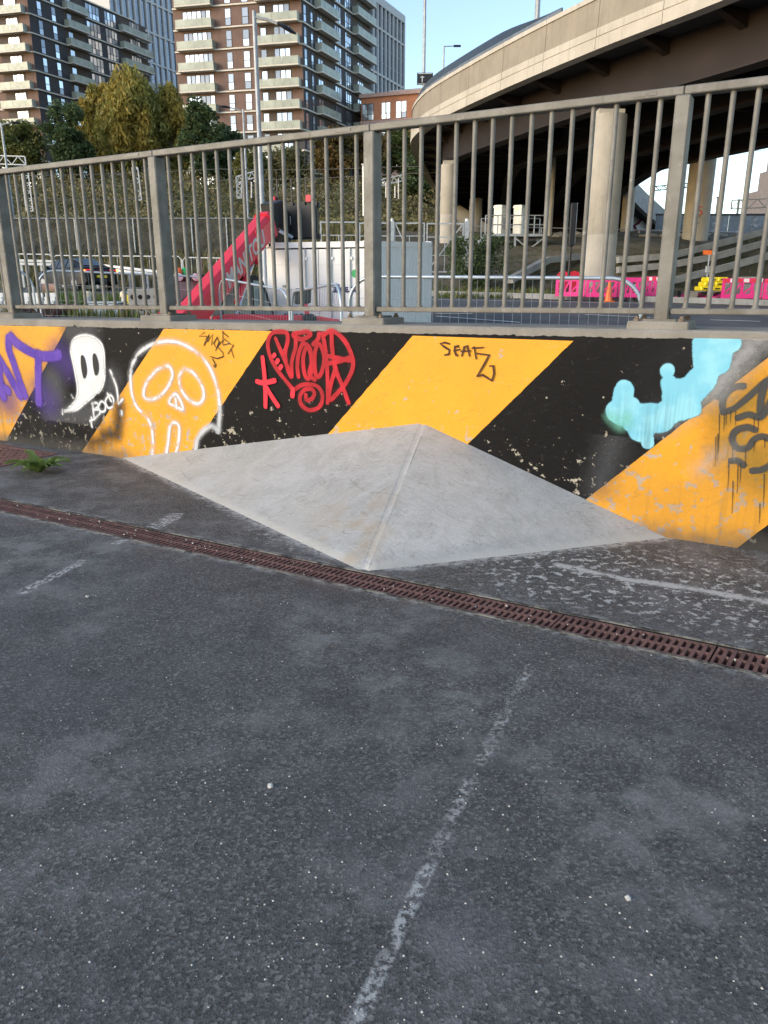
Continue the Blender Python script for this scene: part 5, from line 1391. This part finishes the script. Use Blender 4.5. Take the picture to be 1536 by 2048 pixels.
# low round-topped rails and crash barrier near the car
for (x0, x1, y, Y, lb) in ((-30,104,507,43,'low white tube barrier behind the car at the far left'), (106,362,511,43,'long low white tube barrier behind the dark car'), (365,500,515,43,'low white tube barrier behind the red machine')):
    a, b = aty(x0, y, Y), aty(x1, y+2, Y); t = thing('tube_barrier', lb, 'barrier', ((a.x+b.x)/2, Y, tz(a.x, Y)), 0, 'low white tube barriers'); h = 1.0
    obj('top_tube', MB().tube([(a.x,Y,a.z-h),(a.x,Y,a.z-.15),(a.x+.15,Y,a.z),(b.x-.15,Y,b.z),(b.x,Y,b.z-.15),(b.x,Y,b.z-h)], .03, 6), M['white'], t, world=True)
    for i in range(1, 8): x = lerp(a.x, b.x, i/8); obj('upright', MB().tube([(x,Y,a.z-h),(x,Y,lerp(a.z,b.z,i/8)-.02)], .012, 5), M['white'], t, world=True)
for (p0, p1, lb) in (((-40,519,41),(120,523,41.5),'white crash barrier beam at the far left behind the car'), ((190,529,41.5),(330,545,38),'white crash barrier beam right of the dark car')):
    a, b = aty(*p0), aty(*p1); t = thing('crash_barrier', lb, 'crash barrier', ((a.x+b.x)/2, (a.y+b.y)/2, tz(a.x, a.y)), 0, 'crash barriers'); d = (b-a).normalized()
    for dz in (0, -.16): obj('beam', MB().bar(a+Vector((0,0,dz)), b+Vector((0,0,dz)), .06, .12), M['white'], t, world=True)
    for i in range(5): q = a.lerp(b, i/4); obj('post', MB().box(q.x-.05,q.x+.05,q.y+.04,q.y+.14,tz(q.x,q.y)-.1,q.z), M['galv2'], t, world=True)
# concrete edge beams stepping up the bank on the right
for (pts, lb) in ((((1020,560,34.2),(1095,520,36.5),(1170,512,38),(1245,518,38.5)),'concrete edge beam bending up the bank behind the big column'),
                  (((1235,520,37.5),(1340,512,38),(1420,492,39),(1560,455,41)),'upper long concrete edge beam climbing to the right'),
                  (((1235,540,36.2),(1340,530,36.6),(1430,513,37.2),(1560,478,38.5)),'middle long concrete edge beam climbing to the right'),
                  (((1270,575,34.6),(1350,560,35),(1450,535,35.6),(1560,505,36.6)),'lower long concrete edge beam climbing to the right')):
    P = [aty(*p) for p in pts]; t = thing('edge_beam', lb, 'edge beam', P[0], 0, 'concrete edge beams')
    for a, b in zip(P, P[1:]): obj('beam', MB().bar(a, b, .3, .28), M['conc_grey'], t, world=True); 
    bk_ = MB()
    for a, b in zip(P, P[1:]): bk_.bar(a + Vector((0,.2,-.75)), b + Vector((0,.2,-.75)), .12, 1.25)
    obj('retained_face', bk_, M['ground'], t, world=True)
# fence rail on top of the right bank
tf = thing('bank_fence', 'thin grey post and rail fence along the top of the right bank', 'fence', (20, 49, 4.6))
a, b = aty(936, 452, 49), aty(1620, 468, 49)
obj('top_rail', MB().tube([a, b], .035, 6), M['galv2'], tf, world=True); obj('middle_rail', MB().tube([a - Vector((0,0,.55)), b - Vector((0,0,.55))], .025, 6), M['galv2'], tf, world=True)
for i in range(15): q = a.lerp(b, i/14); obj('post', MB().tube([(q.x,q.y,tz(q.x,q.y)-.2), q], .035, 6), M['galv2'], tf, world=True)
# rubble on the bank
for i, (px, py, r) in enumerate(((1150,478,.5),(1165,482,.42),(1178,476,.35),(1120,474,.4),(1132,485,.3),(1300,466,.4),(1330,468,.32),(1400,470,.5),(1440,474,.35),(1475,470,.3),(1290,474,.28),(1360,470,.34))):
    bm = bmesh.new(); bmesh.ops.create_icosphere(bm, subdivisions=1, radius=r)
    for v in bm.verts: v.co = Vector((v.co.x*random.uniform(.8,1.6), v.co.y*random.uniform(.6,1), v.co.z*random.uniform(.3,.6)))
    me = bpy.data.meshes.new('rubble_stone'); bm.to_mesh(me); bm.free(); o = obj('rubble_stone', me, M['conc']); q = aty(px, py, 46.5); o.location = (q.x, q.y, tz(q.x, q.y)+.05)
    tag(o, 'grey rubble stone on the bank ' + ['beside the cabinets', 'left of the black post', 'right behind the black post', 'below the pale slim pole', 'between slim pole and black post', 'left of the scribbled column', 'behind the right railing post', 'right of the scribbled column', 'second right of the scribbled column', 'third right of the scribbled column', 'below the ramp graffiti', 'under the scribbled column'][i], 'stone', 'rubble stones on the bank')
# poles and railway gear
def pole(lab, px, ytop, Y, r, col='pole', name='catenary_pole', ybase=None):
    tp = aty(px, ytop, Y); bz = tz(tp.x, Y)-.3; t = thing(name, lab, 'pole', (tp.x, Y, bz), 0, 'railway poles'); m = MB(); m.tube([(0,0,0),(0,0,tp.z-bz)], r, 8); obj('shaft', m, M[col], t)
    obj('pole_cap', MB().box(-r*1.3, r*1.3, -r*1.3, r*1.3, tp.z-bz-.02, tp.z-bz+.06), M[col], t); return t
pole('pale slim pole standing under the bridge behind the cabinets', 1108, 313, 47, .14, 'conc_col')
pole('white railway pole in front of the bushes left of the middle railing post', 729, 330, 56, .16, 'white')
pole('railway pole with insulators at the far right under the pink sky', 1437, 395, 78, .14, 'galv')
pole('thin far right railway pole near the picture edge', 1478, 400, 82, .12, 'galv')
def lattice(lab, a, b, w_, up, n, mat='galv2', name='lattice_mast', bar=.05):
    a = Vector(a); b = Vector(b); up = Vector(up).normalized()*w_; t = thing(name, lab, 'lattice', (a if a.z < b.z else b), 0, 'railway lattice steelwork')
    obj('chord', MB().bar(a, b, bar*1.5, bar*1.5), M[mat], t, world=True); obj('chord', MB().bar(a+up, b+up, bar*1.5, bar*1.5), M[mat], t, world=True)
    for i in range(n):
        p, q = a.lerp(b, i/n), a.lerp(b, (i+1)/n)
        if i % 2: p, q = p+up, q
        else: q = q+up
        obj('lacing', MB().bar(p, q, bar, bar), M[mat], t, world=True)
    obj('end_plate', MB().bar(a, a+up, bar*1.5, bar*1.5), M[mat], t, world=True); obj('end_plate', MB().bar(b, b+up, bar*1.5, bar*1.5), M[mat], t, world=True)
    return t
lattice('lattice mast standing in the bushes at the far left', aty(53,422,58), aty(42,338,58), .48, (1,0,0), 11)
lattice('horizontal lattice beam at the left edge below the lamp', aty(-60,326,58), aty(52,330,58), .55, (0,0,1), 8, name='lattice_beam')
lattice('white ladder-like lattice post left of the second railing post', aty(272,400,60), aty(264,335,60), .42, (1,0,0), 5)
lattice('small lattice boom behind the tall street lamp', aty(473,366,62), aty(510,355,62), .45, (0,0,1), 6, name='lattice_beam')
lattice('lattice stem carrying the small boom behind the street lamp', aty(474,396,62), aty(474,366,62), .34, (1,0,0), 5)
lattice('short lattice boom in the bushes right of the middle railing post', aty(758,372,62), aty(812,360,62), .42, (0,0,1), 9, name='lattice_beam')
lattice('dark gantry beam across the pale sky right of the ramp', aty(1302,382,95), aty(1385,374,95), .45, (0,0,1), 10, 'darksteel', 'gantry_beam', .07)
lattice('far right gantry beam over the railway', aty(1462,418,80), aty(1600,412,80), .8, (0,0,1), 8, 'galv', 'gantry_beam', .06)
for (x, y0, y1, lb) in ((772,365,395,'left hanger under the short boom right of the middle post'), (790,372,396,'middle hanger under the short boom right of the middle post'), (797,358,398,'right hanger under the short boom right of the middle post'), (503,364,396,'thin support under the small boom behind the street lamp')):
    a, b = aty(x, y0, 62), aty(x, y1, 62); o = obj('hanger', MB().tube([(0,0,0), a-b], .05, 6), M['white']); o.location = b; tag(o, lb, 'hanger', 'hangers under railway booms')
# overhead wires
def wire(lab, pts, r=.022):
    P = [aty(*p) for p in pts]; m = MB(); Q = []
    for a, b in zip(P, P[1:]):
        for i in range(8): t = i/8; q = a.lerp(b, t); q.z -= .12*math.sin(math.pi*t); Q.append(q)
    Q.append(P[-1]); base = Q[0].copy(); m.tube([q-base for q in Q], r, 4); o = obj('overhead_wire', m, M['galv']); o.location = base; return tag(o, lb_wire(lab), 'wire', 'overhead railway wires')
def lb_wire(s): return s
wire('upper overhead wire crossing in front of the bridge shade', ((-60,352,60),(440,338,60),(800,333,58),(1000,322,56),(1200,310,56)))
wire('second overhead wire just below the upper one', ((-60,372,60),(440,360,60),(800,347,58),(1000,332,56),(1200,320,56)))
wire('low overhead wire passing over the netted fence', ((-60,402,62),(400,392,62),(720,385,62)))
wire('lowest wire above the netted fence at the left', ((-60,392,62),(300,398,62),(700,404,62)), .018)
wire('wire across the pale sky at the far right, top one', ((1400,300,75),(1480,288,75),(1600,272,75)), .02)
wire('wire across the pale sky at the far right, lower one', ((1400,312,75),(1480,302,75),(1600,292,75)), .02)
# graffiti-covered steel fence along the far railway
gw = thing('railway_panel_fence', 'dark blue-grey panelled fence covered in pale graffiti at the far right', 'fence', (36, 72, 4.7))
M['fencepanel'] = plain('blue_grey_panel', (.10,.13,.16), .6, 0, .3, .5, dirt=(.42,.47,.50,.8))
x0, x1 = aty(1310,450,72).x, aty(1700,450,72).x; zt = aty(1420,431,72).z
n = 16
for i in range(n): obj('panel', MB().box(lerp(x0,x1,i/n)+.03, lerp(x0,x1,(i+1)/n)-.03, 71.95, 72.05, 4.4, zt), M['fencepanel'], gw, world=True)
obj('cap_rail', MB().box(x0, x1, 71.9, 72.1, zt+.003, zt+.15), M['darksteel'], gw, world=True)
# ------------------------------------------------------------------ leaves
def leaf_cloud(mb, c, rx, ry, rz, n, size, rn, droop=0.0, hollow=.35):
    for _ in range(n):
        while True:
            u = Vector((rn.uniform(-1,1), rn.uniform(-1,1), rn.uniform(-1,1))); L = u.length
            if hollow < L < 1: break
        p = Vector((c.x+u.x*rx, c.y+u.y*ry, c.z+u.z*rz)); s_ = size*rn.uniform(.6,1.3)
        a = Vector((rn.gauss(0,1), rn.gauss(0,1), rn.gauss(0,.7) - droop*1.5)).normalized(); b = a.cross(Vector((rn.gauss(0,1), rn.gauss(0,1), rn.gauss(0,1)))).normalized()
        a *= s_*(1.0+droop); b *= s_*.55
        k = len(mb.v); mb.v += [tuple(p-a), tuple(p+b), tuple(p+a), tuple(p-b)]; mb.f.append((k,k+1,k+2,k+3))
def tree(name, lab, base, H, W, mat, n, leaf, seed, bark='bark', shape='round', droop=0, clumps=40, trunk=.16, D=None):
    rn = random.Random(seed); t = thing(name, lab, 'tree', base, 0, 'trees on the railway bank'); D = D or W*.8
    m = MB(); m.smooth = True; top = Vector((rn.uniform(-.3,.3), 0, H*.86)); m.tube([(0,0,-.4), (rn.uniform(-.2,.2),0,H*.3), (rn.uniform(-.3,.3),.1,H*.6), top], [trunk*1.3, trunk, trunk*.6, .03], 8)
    crown = MB(); per = n//clumps
    for k in range(clumps):
        while True:
            u = Vector((rn.uniform(-1,1), rn.uniform(-1,1), rn.uniform(-1,1)))
            if .15 < u.length < 1: break
        v = (u.z+1)/2
        if shape == 'cone': f = 1.0 - v*.75
        elif shape == 'tall': f = (.55+.55*math.sin(math.pi*min(1, v*1.0+.08)))
        else: f = 1.0
        c = Vector((u.x*W/2*.82*f, u.y*D/2*.82*f, H*(.12 + .86*v)))
        r = rn.uniform(.10,.2)*W*(.7 if shape == 'cone' else 1)
        leaf_cloud(crown, c, r, r, r*(1.5 if droop else .8), per, leaf, rn, droop)
        if k % 3 == 0: m.tube([(0,0,c.z*.55), tuple(c*.6 + Vector((0,0,c.z*.28))), tuple(c)], [trunk*.35, trunk*.2, .02], 5)
    obj('trunk', m, M[bark], t); obj('crown', crown, M[mat], t, recalc=False); return t
def tb(px, Y): q = aty(px, 330, Y); return Vector((q.x, Y, tz(q.x, Y)))
def tree_px(name, lab, px, Y, ytop, wpx, mat, n, leaf, seed, **kw):
    b = tb(px, Y); tp = aty(px, ytop, Y); k = Y/F/1.1
    return tree(name, lab, b, tp.z-b.z, wpx*k, mat, n, leaf, seed, **kw)
tree_px('birch_tree', 'large golden drooping birch on the bank in front of the left tower', 270, 84, 140, 140, 'birch', 15000, .19, 11, bark='birchbark', shape='tall', droop=.8, clumps=90)
tree_px('birch_tree', 'golden birch leaning right beside the large birch', 345, 86, 172, 100, 'birch', 9000, .19, 12, bark='birchbark', shape='tall', droop=.8, clumps=60)
tree_px('birch_tree', 'greener birch left of the large golden birch', 212, 87, 165, 100, 'birch', 9000, .19, 13, bark='birchbark', shape='tall', droop=.7, clumps=60)
tree_px('broadleaf_tree', 'dark green round tree left of the golden birches', 148, 80, 205, 112, 'dkgreen', 10000, .17, 14, shape='round', clumps=70)
tree_px('broadleaf_tree', 'yellow-green tree at the left edge below the left tower', 45, 82, 238, 115, 'midgreen', 8500, .18, 15, clumps=60)
tree_px('broadleaf_tree', 'olive tree cut by the left edge of the picture', -30, 84, 225, 110, 'bush', 7000, .18, 16, clumps=50)
tree_px('broadleaf_tree', 'dark green tree between the birches and the central tower', 405, 80, 185, 95, 'dkgreen', 9500, .17, 17, shape='tall', clumps=64)
tree_px('broadleaf_tree', 'low dark tree filling the gap right of the birches', 445, 83, 245, 90, 'dkgreen', 7000, .17, 23, clumps=50)
tree_px('conifer_tree', 'small bright green bushy tree behind the tall street lamp', 500, 76, 282, 70, 'midgreen', 5500, .15, 18, shape='tall', clumps=40)
tree_px('broadleaf_tree', 'low olive tree at the foot of the central tower', 575, 82, 300, 110, 'bush', 7000, .17, 24, clumps=50)
tree_px('broadleaf_tree', 'russet tree in front of the right corner of the central tower', 668, 80, 248, 95, 'autumn', 8000, .17, 19, clumps=56)
tree_px('broadleaf_tree', 'brown-green tree below the orange building', 735, 82, 255, 95, 'autumn', 7500, .17, 20, clumps=56)
tree_px('broadleaf_tree', 'green tree beside the far curve of the bridge', 800, 84, 250, 95, 'midgreen', 7500, .17, 21, clumps=56)
tree_px('broadleaf_tree', 'dark tree below the far curve of the bridge', 842, 74, 305, 85, 'dkgreen', 7500, .16, 22, clumps=56)
# bush near the container
q = att(965, 588); bsh = thing('shrub', 'dense green shrub at the foot of the platform under the bridge', 'shrub', (q.x, q.y+1.2, tz(q.x, q.y+1.2))); rn = random.Random(31); m = MB()
for k in range(26):
    c = Vector((rn.uniform(-1.1,1.1), rn.uniform(-.6,.6), rn.uniform(.1,2.0))); leaf_cloud(m, c, .45, .45, .4, 150, .07, rn)
obj('foliage', m, M['dkgreen'], bsh, recalc=False); obj('stems', MB().tube([(0,0,-.2),(.2,0,1.2)], .05, 5).tube([(0,0,-.2),(-.4,.1,1.4)], .05, 5), M['bark'], bsh)
# undergrowth on the bank: reads as one mass
rn = random.Random(41); ug = MB()
for _ in range(2000):
    px = rn.uniform(-80, 900); Y = rn.uniform(50, 84); q = aty(px, 400, Y); zb = tz(q.x, Y)
    if q.x > 4.6 and Y < 72: continue
    r = rn.uniform(.5, 1.3)*(1 if Y > 56 else .6); leaf_cloud(ug, Vector((q.x, Y, zb + r*.6)), r*1.2, r, r, 46, .15, rn, 0, .3)
o = obj('bank_undergrowth', ug, M['bush'], recalc=False); o['kind'] = 'stuff'; tag(o, 'tangled bushes and brambles covering the railway bank', 'undergrowth')
# ================================================================== buildings
M['brick_r'] = plain('warm_brown_brick', (.165,.105,.085), .8, 0, .12, .7)
M['brick_d'] = plain('dark_grey_brick', (.060,.058,.062), .8, 0, .12, .7)
M['slab'] = plain('pale_slab_edge', (.62,.58,.50), .6, 0, .06)
M['wframe'] = plain('dark_window_frame', (.03,.03,.032), .5)
def pane_mat():
    g = Graph('window_glass'); r = g.rand(); p = g.coord('World')
    c = g.mix(r.step(.25, .75), c3(.28,.31,.35), c3(.66,.69,.72)); met = g.math('ADD', .35, r.step(.2, .5)*.45)
    return g.done(c, .07, met, .6)
M['wpane'] = pane_mat()
M['balc'] = plain('frosted_balcony_glass', (.34,.37,.31), .4, .1, .18, .5)
M['recess_shade'] = plain('recess_shadow_wall', (.09,.07,.06), .8)  # dark tone of flat panels that paint the shade behind balconies
M['pier'] = plain('pale_tower_cladding', (.50,.50,.50), .6, 0, .05)
M['gpane'] = plain('grey_tower_glass', (.22,.24,.27), .12, .6, .15, .3)
M['obrick'] = plain('orange_brick', (.46,.20,.11), .8, 0, .1, .6)
M['band'] = plain('pinkish_band', (.42,.29,.26), .7)
def facebox(O, du, nn, u0, u1, z0, z1, d0, d1):
    c = O + du*((u0+u1)/2) + nn*((d0+d1)/2) + Vector((0,0,(z0+z1)/2)); return MB().obox(c, du*((u1-u0)/2), nn*((d1-d0)/2), Vector((0,0,(z1-z0)/2)))
WINM = {}
def window(par, O, du, nn, u0, u1, z0, z1, split=.5):
    key = (round(u1-u0,2), round(z1-z0,2), split, round(du.x,3))
    w_, h_ = u1-u0, z1-z0
    if key not in WINM:
        Z = Vector((0,0,0)); fm = MB(); 
        for a in ((0,.06,0,h_),(w_-.06,w_,0,h_),(.06,w_-.06,0,.06),(.06,w_-.06,h_-.06,h_),(.06,w_-.06,h_*split-.04,h_*split+.04)):
            q = facebox(Z, du, nn, *a, .005, .06); fm.add(q.v, q.f)
        a = facebox(Z, du, nn, .06, w_-.06, .06, h_*split-.04, .005, .03).mesh('pane'); b = facebox(Z, du, nn, .06, w_-.06, h_*split+.04, h_-.06, .005, .03).mesh('pane')
        f = fm.mesh('window'); f.materials.append(M['wframe']); a.materials.append(M['wpane']); b.materials.append(M['wpane']); WINM[key] = (f, a, b)
    f, a, b = WINM[key]; o = link(bpy.data.objects.new('window', f), par); o.location = wmat(par).inverted() @ (O + du*u0 + Vector((0,0,z0)))
    for q in (a, b): link(bpy.data.objects.new('pane', q), o)
BALM = {}
def balcony(par, O, du, nn, u0, u1, z, dep=1.25, wrap=0):
    key = (round(u1-u0,2), round(du.x,3), dep, wrap)
    if key not in BALM:
        Z = Vector((0,0,0)); L = u1-u0; s_ = facebox(Z, du, nn, 0, L, -.22, 0, .0, dep+.08).mesh('balcony'); s_.materials.append(M['slab'])
        g = MB(); n = max(2, int(L/1.3))
        for i in range(n): q = facebox(Z, du, nn, L*i/n+.02, L*(i+1)/n-.02, .03, 1.12, dep, dep+.03); g.add(q.v, q.f)
        for u in (0, L-.03): q = facebox(Z, du, nn, u, u+.03, .03, 1.12, .05, dep-.01); g.add(q.v, q.f)
        gm_ = g.mesh('glass_balustrade'); gm_.materials.append(M['balc']); BALM[key] = (s_, gm_)
    s_, gm_ = BALM[key]; o = link(bpy.data.objects.new('balcony', s_), par); o.location = wmat(par).inverted() @ (O + du*u0 + Vector((0,0,z))); link(bpy.data.objects.new('glass_balustrade', gm_), o)
def tower(lab, corner, l, r, wl_len, wr_len, z0, zslab, sh, nfl, left_items, right_items, redfrom, lowfl=0):
    O = Vector((corner[0], corner[1], 0)); l = Vector((*l, 0)).normalized(); r = Vector((*r, 0)).normalized()
    nl = Vector((l.y, -l.x, 0)); nl = nl if nl.y < 0 else -nl
    nr = Vector((r.y, -r.x, 0)); nr = nr if nr.x > 0 else -nr
    t = thing('apartment_tower', lab, 'building', (O.x, O.y, z0)); far = O + l*wl_len + r*wr_len
    ztop_ = zslab + nfl*sh
    P = [O, O + r*wr_len, far, O + l*wl_len]
    fac = lambda a, b, za, zb: MB().add([(*P[a][:2], za), (*P[b][:2], za), (*P[b][:2], zb), (*P[a][:2], zb)], [(0,1,2,3)])
    obj('dark_wall', fac(0,1,z0,ztop_), M['brick_d'], t, world=True, recalc=False); obj('rear_wall', fac(1,2,z0,ztop_), M['brick_d'], t, world=True, recalc=False); obj('rear_wall', fac(2,3,z0,ztop_), M['brick_d'], t, world=True, recalc=False)
    zr_ = zslab + redfrom*sh
    obj('dark_wall', fac(3,0,z0,zr_), M['brick_d'], t, world=True, recalc=False); obj('brick_wall', fac(3,0,zr_,ztop_), M['brick_r'], t, world=True, recalc=False)
    obj('roof', MB().add([(*p[:2], ztop_) for p in P], [(0,1,2,3)]), M['slab'], t, world=True, recalc=False)
    for f in range(nfl+1):
        z = zslab + f*sh
        sb = facebox(O, l, nl, -.02, wl_len, z-.22, z, 0, .28); sb2 = facebox(O, r, nr, .0, wr_len, z-.22, z, .0, .28); m = MB().add(sb.v, sb.f)
        obj('floor_band', m, M['slab'], t, world=True); obj('floor_band', MB().add(sb2.v, sb2.f), M['slab'], t, world=True)
    for f in range(nfl):
        z = zslab + f*sh
        for items, du, nn in ((left_items, l, nl), (right_items, r, nr)):
            for it in items:
                k, u0, u1 = it[:3]
                if k == 'w': window(t, O, du, nn, u0, u1, z+.15, z+sh-.55, .45)
                elif k == 'W':
                    n = max(1, round((u1-u0)/.85))
                    for i in range(n): window(t, O, du, nn, lerp(u0,u1,i/n), lerp(u0,u1,(i+1)/n)-.02, z+.12, z+sh-.5, .4)
                elif k == 'b':
                    if len(it) > 3 and f < it[3]: balcony(t, O, du, nn, u0 + (u1-u0)*.5, u1, z, .7)
                    else: balcony(t, O, du, nn, u0, u1, z)
                elif k == 'r':
                    obj('recess_shade', facebox(O, du, nn, u0, u1, z+.02, z+sh-.3, .0, .02), M['recess_shade'], t, world=True)
    return t
# central tower
K = 136/105
LI = [('b',.3,7.3,4),('r',1.9,7.2),('W',2.0,4.7),('W',6.0,7.0),('w',8.9,10.0),('w',11.9,12.9),('b',14.8,21.1),('W',15.4,20.3)]
RI = [('w',.6,1.5),('w',2.9,3.7),('b',4.3,11.0),('r',4.6,10.6),('W',5.2,7.0),('W',11.4,13.9),('W',15.5,17.8),('b',18.5,26.4),('r',18.9,26.0),('W',20.5,23.0)]
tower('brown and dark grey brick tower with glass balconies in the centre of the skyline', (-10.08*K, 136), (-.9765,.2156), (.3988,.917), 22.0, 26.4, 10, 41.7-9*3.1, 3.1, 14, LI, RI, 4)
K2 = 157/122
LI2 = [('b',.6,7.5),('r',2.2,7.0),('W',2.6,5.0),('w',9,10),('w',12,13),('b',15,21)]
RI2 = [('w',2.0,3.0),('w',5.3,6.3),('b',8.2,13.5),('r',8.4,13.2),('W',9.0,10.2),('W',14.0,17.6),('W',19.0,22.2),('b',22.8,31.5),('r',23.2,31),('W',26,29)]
A2 = aty(66, 100, 157); e2 = aty(275, 130, 182)
tower('dark brick tower with pale glass balconies at the left edge of the skyline', (A2.x, 157), (-.97,.24), (e2.x-A2.x, 182-157), 24, math.hypot(e2.x-A2.x, 25), 10, 1.1+(31.33-1.1)*K2 - 9*3.09, 3.09, 14, LI2, RI2, 4)
# grey towers behind
def grid_tower(lab, pxl, pxr, Yl, Yr, ztop_, ncol, nfl, sh, grp=3, side=None):
    a = aty(pxl, 100, Yl); b = aty(pxr, 100, Yr); O = Vector((a.x, a.y, 0)); d = Vector((b.x-a.x, b.y-a.y, 0)); L = d.length; d.normalize(); nn = Vector((d.y, -d.x, 0)); nn = nn if nn.y < 0 else -nn
    t = thing('grey_tower', lab, 'building', (O.x, O.y, 10), 0, 'pale gridded towers behind'); z0 = ztop_ - nfl*sh
    obj('core', facebox(O, d, nn, 0, L, 8, ztop_, -14, 0), M['pier'], t, world=True)
    pn = MB(); p = L/ncol
    for i in range(ncol):
        for f in range(nfl): q = facebox(O, d, nn, i*p+p*.30, (i+1)*p-p*.05, z0+f*sh+(.5 if f % grp == 0 else .06), z0+(f+1)*sh-.06, .0, .06); pn.add(q.v, q.f)
    o = obj('window_panes', pn, M['gpane'], t, world=True, recalc=False); o['kind'] = 'stuff'
    fn = MB()
    for i in range(ncol+1): q = facebox(O, d, nn, i*p-p*.06, i*p+p*.16, 8, ztop_, .0, .45); fn.add(q.v, q.f)
    o = obj('vertical_fins', fn, M['pier'], t, world=True); o['kind'] = 'stuff'
    for f in range(0, nfl, grp): obj('floor_band', facebox(O, d, nn, 0, L, z0+f*sh, z0+f*sh+.45, .01, .40), M['pier'], t, world=True)
    obj('top_band', facebox(O, d, nn, -.1, L+.1, ztop_-1.4, ztop_+.3, .0, .5), M['pier'], t, world=True)
    return t
zt = aty(800, 3, 200).z
grid_tower('tall pale tower with vertical fins rising behind the central tower on the right', 700, 806, 188, 214, zt+1, 13, 20, 3.2)
grid_tower('tall grey gridded tower squeezed between the two brick towers', 225, 350, 196, 216, 100, 11, 26, 3.3, 2)
# low white block left of the centre tower
a = aty(335, 100, 170); b = aty(372, 100, 165)
# orange building
Oa = aty(722, 190, 150); Ob = aty(850, 188, 146); O = Vector((Oa.x, Oa.y, 0)); d = Vector((Ob.x-Oa.x, Ob.y-Oa.y, 0)); L = d.length; d.normalize(); nn = Vector((d.y,-d.x,0)); nn = nn if nn.y < 0 else -nn
zt = Oa.z
ob = thing('orange_building', 'low orange brick apartment block with pinkish bands beside the bridge', 'building', (O.x, O.y, 8))
obj('wall', facebox(O, d, nn, 0, L, 8, zt-.6, -12, 0), M['obrick'], ob, world=True); obj('roof', facebox(O, d, nn, -.2, L+.2, zt-.6, zt, -12, .5), M['band'], ob, world=True)
obj('roof_box', facebox(O, d, nn, L*.35, L*.9, zt+.005, zt+1.0, -9, -3), M['pier'], ob, world=True)
for f in range(4):
    z = zt - 4.4 - f*4.15
    obj('balcony_band', facebox(O, d, nn, 0, L, z-1.1, z, .0, .6), M['band'], ob, world=True)
    for (u0, u1) in ((.2,2.4),(3.9,5.6),(6.6,8.6),(10,12.4)):
        if u1 < L: window(ob, O, d, nn, u0, (u0+u1)/2-.03, z+.2, z+2.9, .35); window(ob, O, d, nn, (u0+u1)/2+.03, u1, z+.2, z+2.9, .35)
# far block at the right edge
q = aty(1522, 450, 120); fb = thing('far_block', 'hazy stepped building at the right edge beyond the railway', 'building', (q.x+4, 122, 4.7))
for i, (x0, x1, h) in enumerate(((-4,-2.2,6.5),(-2.2,10,11),(-.6,10,14),(.4,10,19))): obj('wall_block', MB().box(x0, x1, -2+i*.3, 8, 0, h), plain('hazy_wall_%d' % i, (.25,.22,.21), .9), fb)
for i in range(5):
    for j in range(3): obj('window', MB().box(-1.8+j*1.6, -.9+j*1.6, -2.05, -1.9, 1.5+i*1.9, 2.6+i*1.9), M['gpane'], fb)
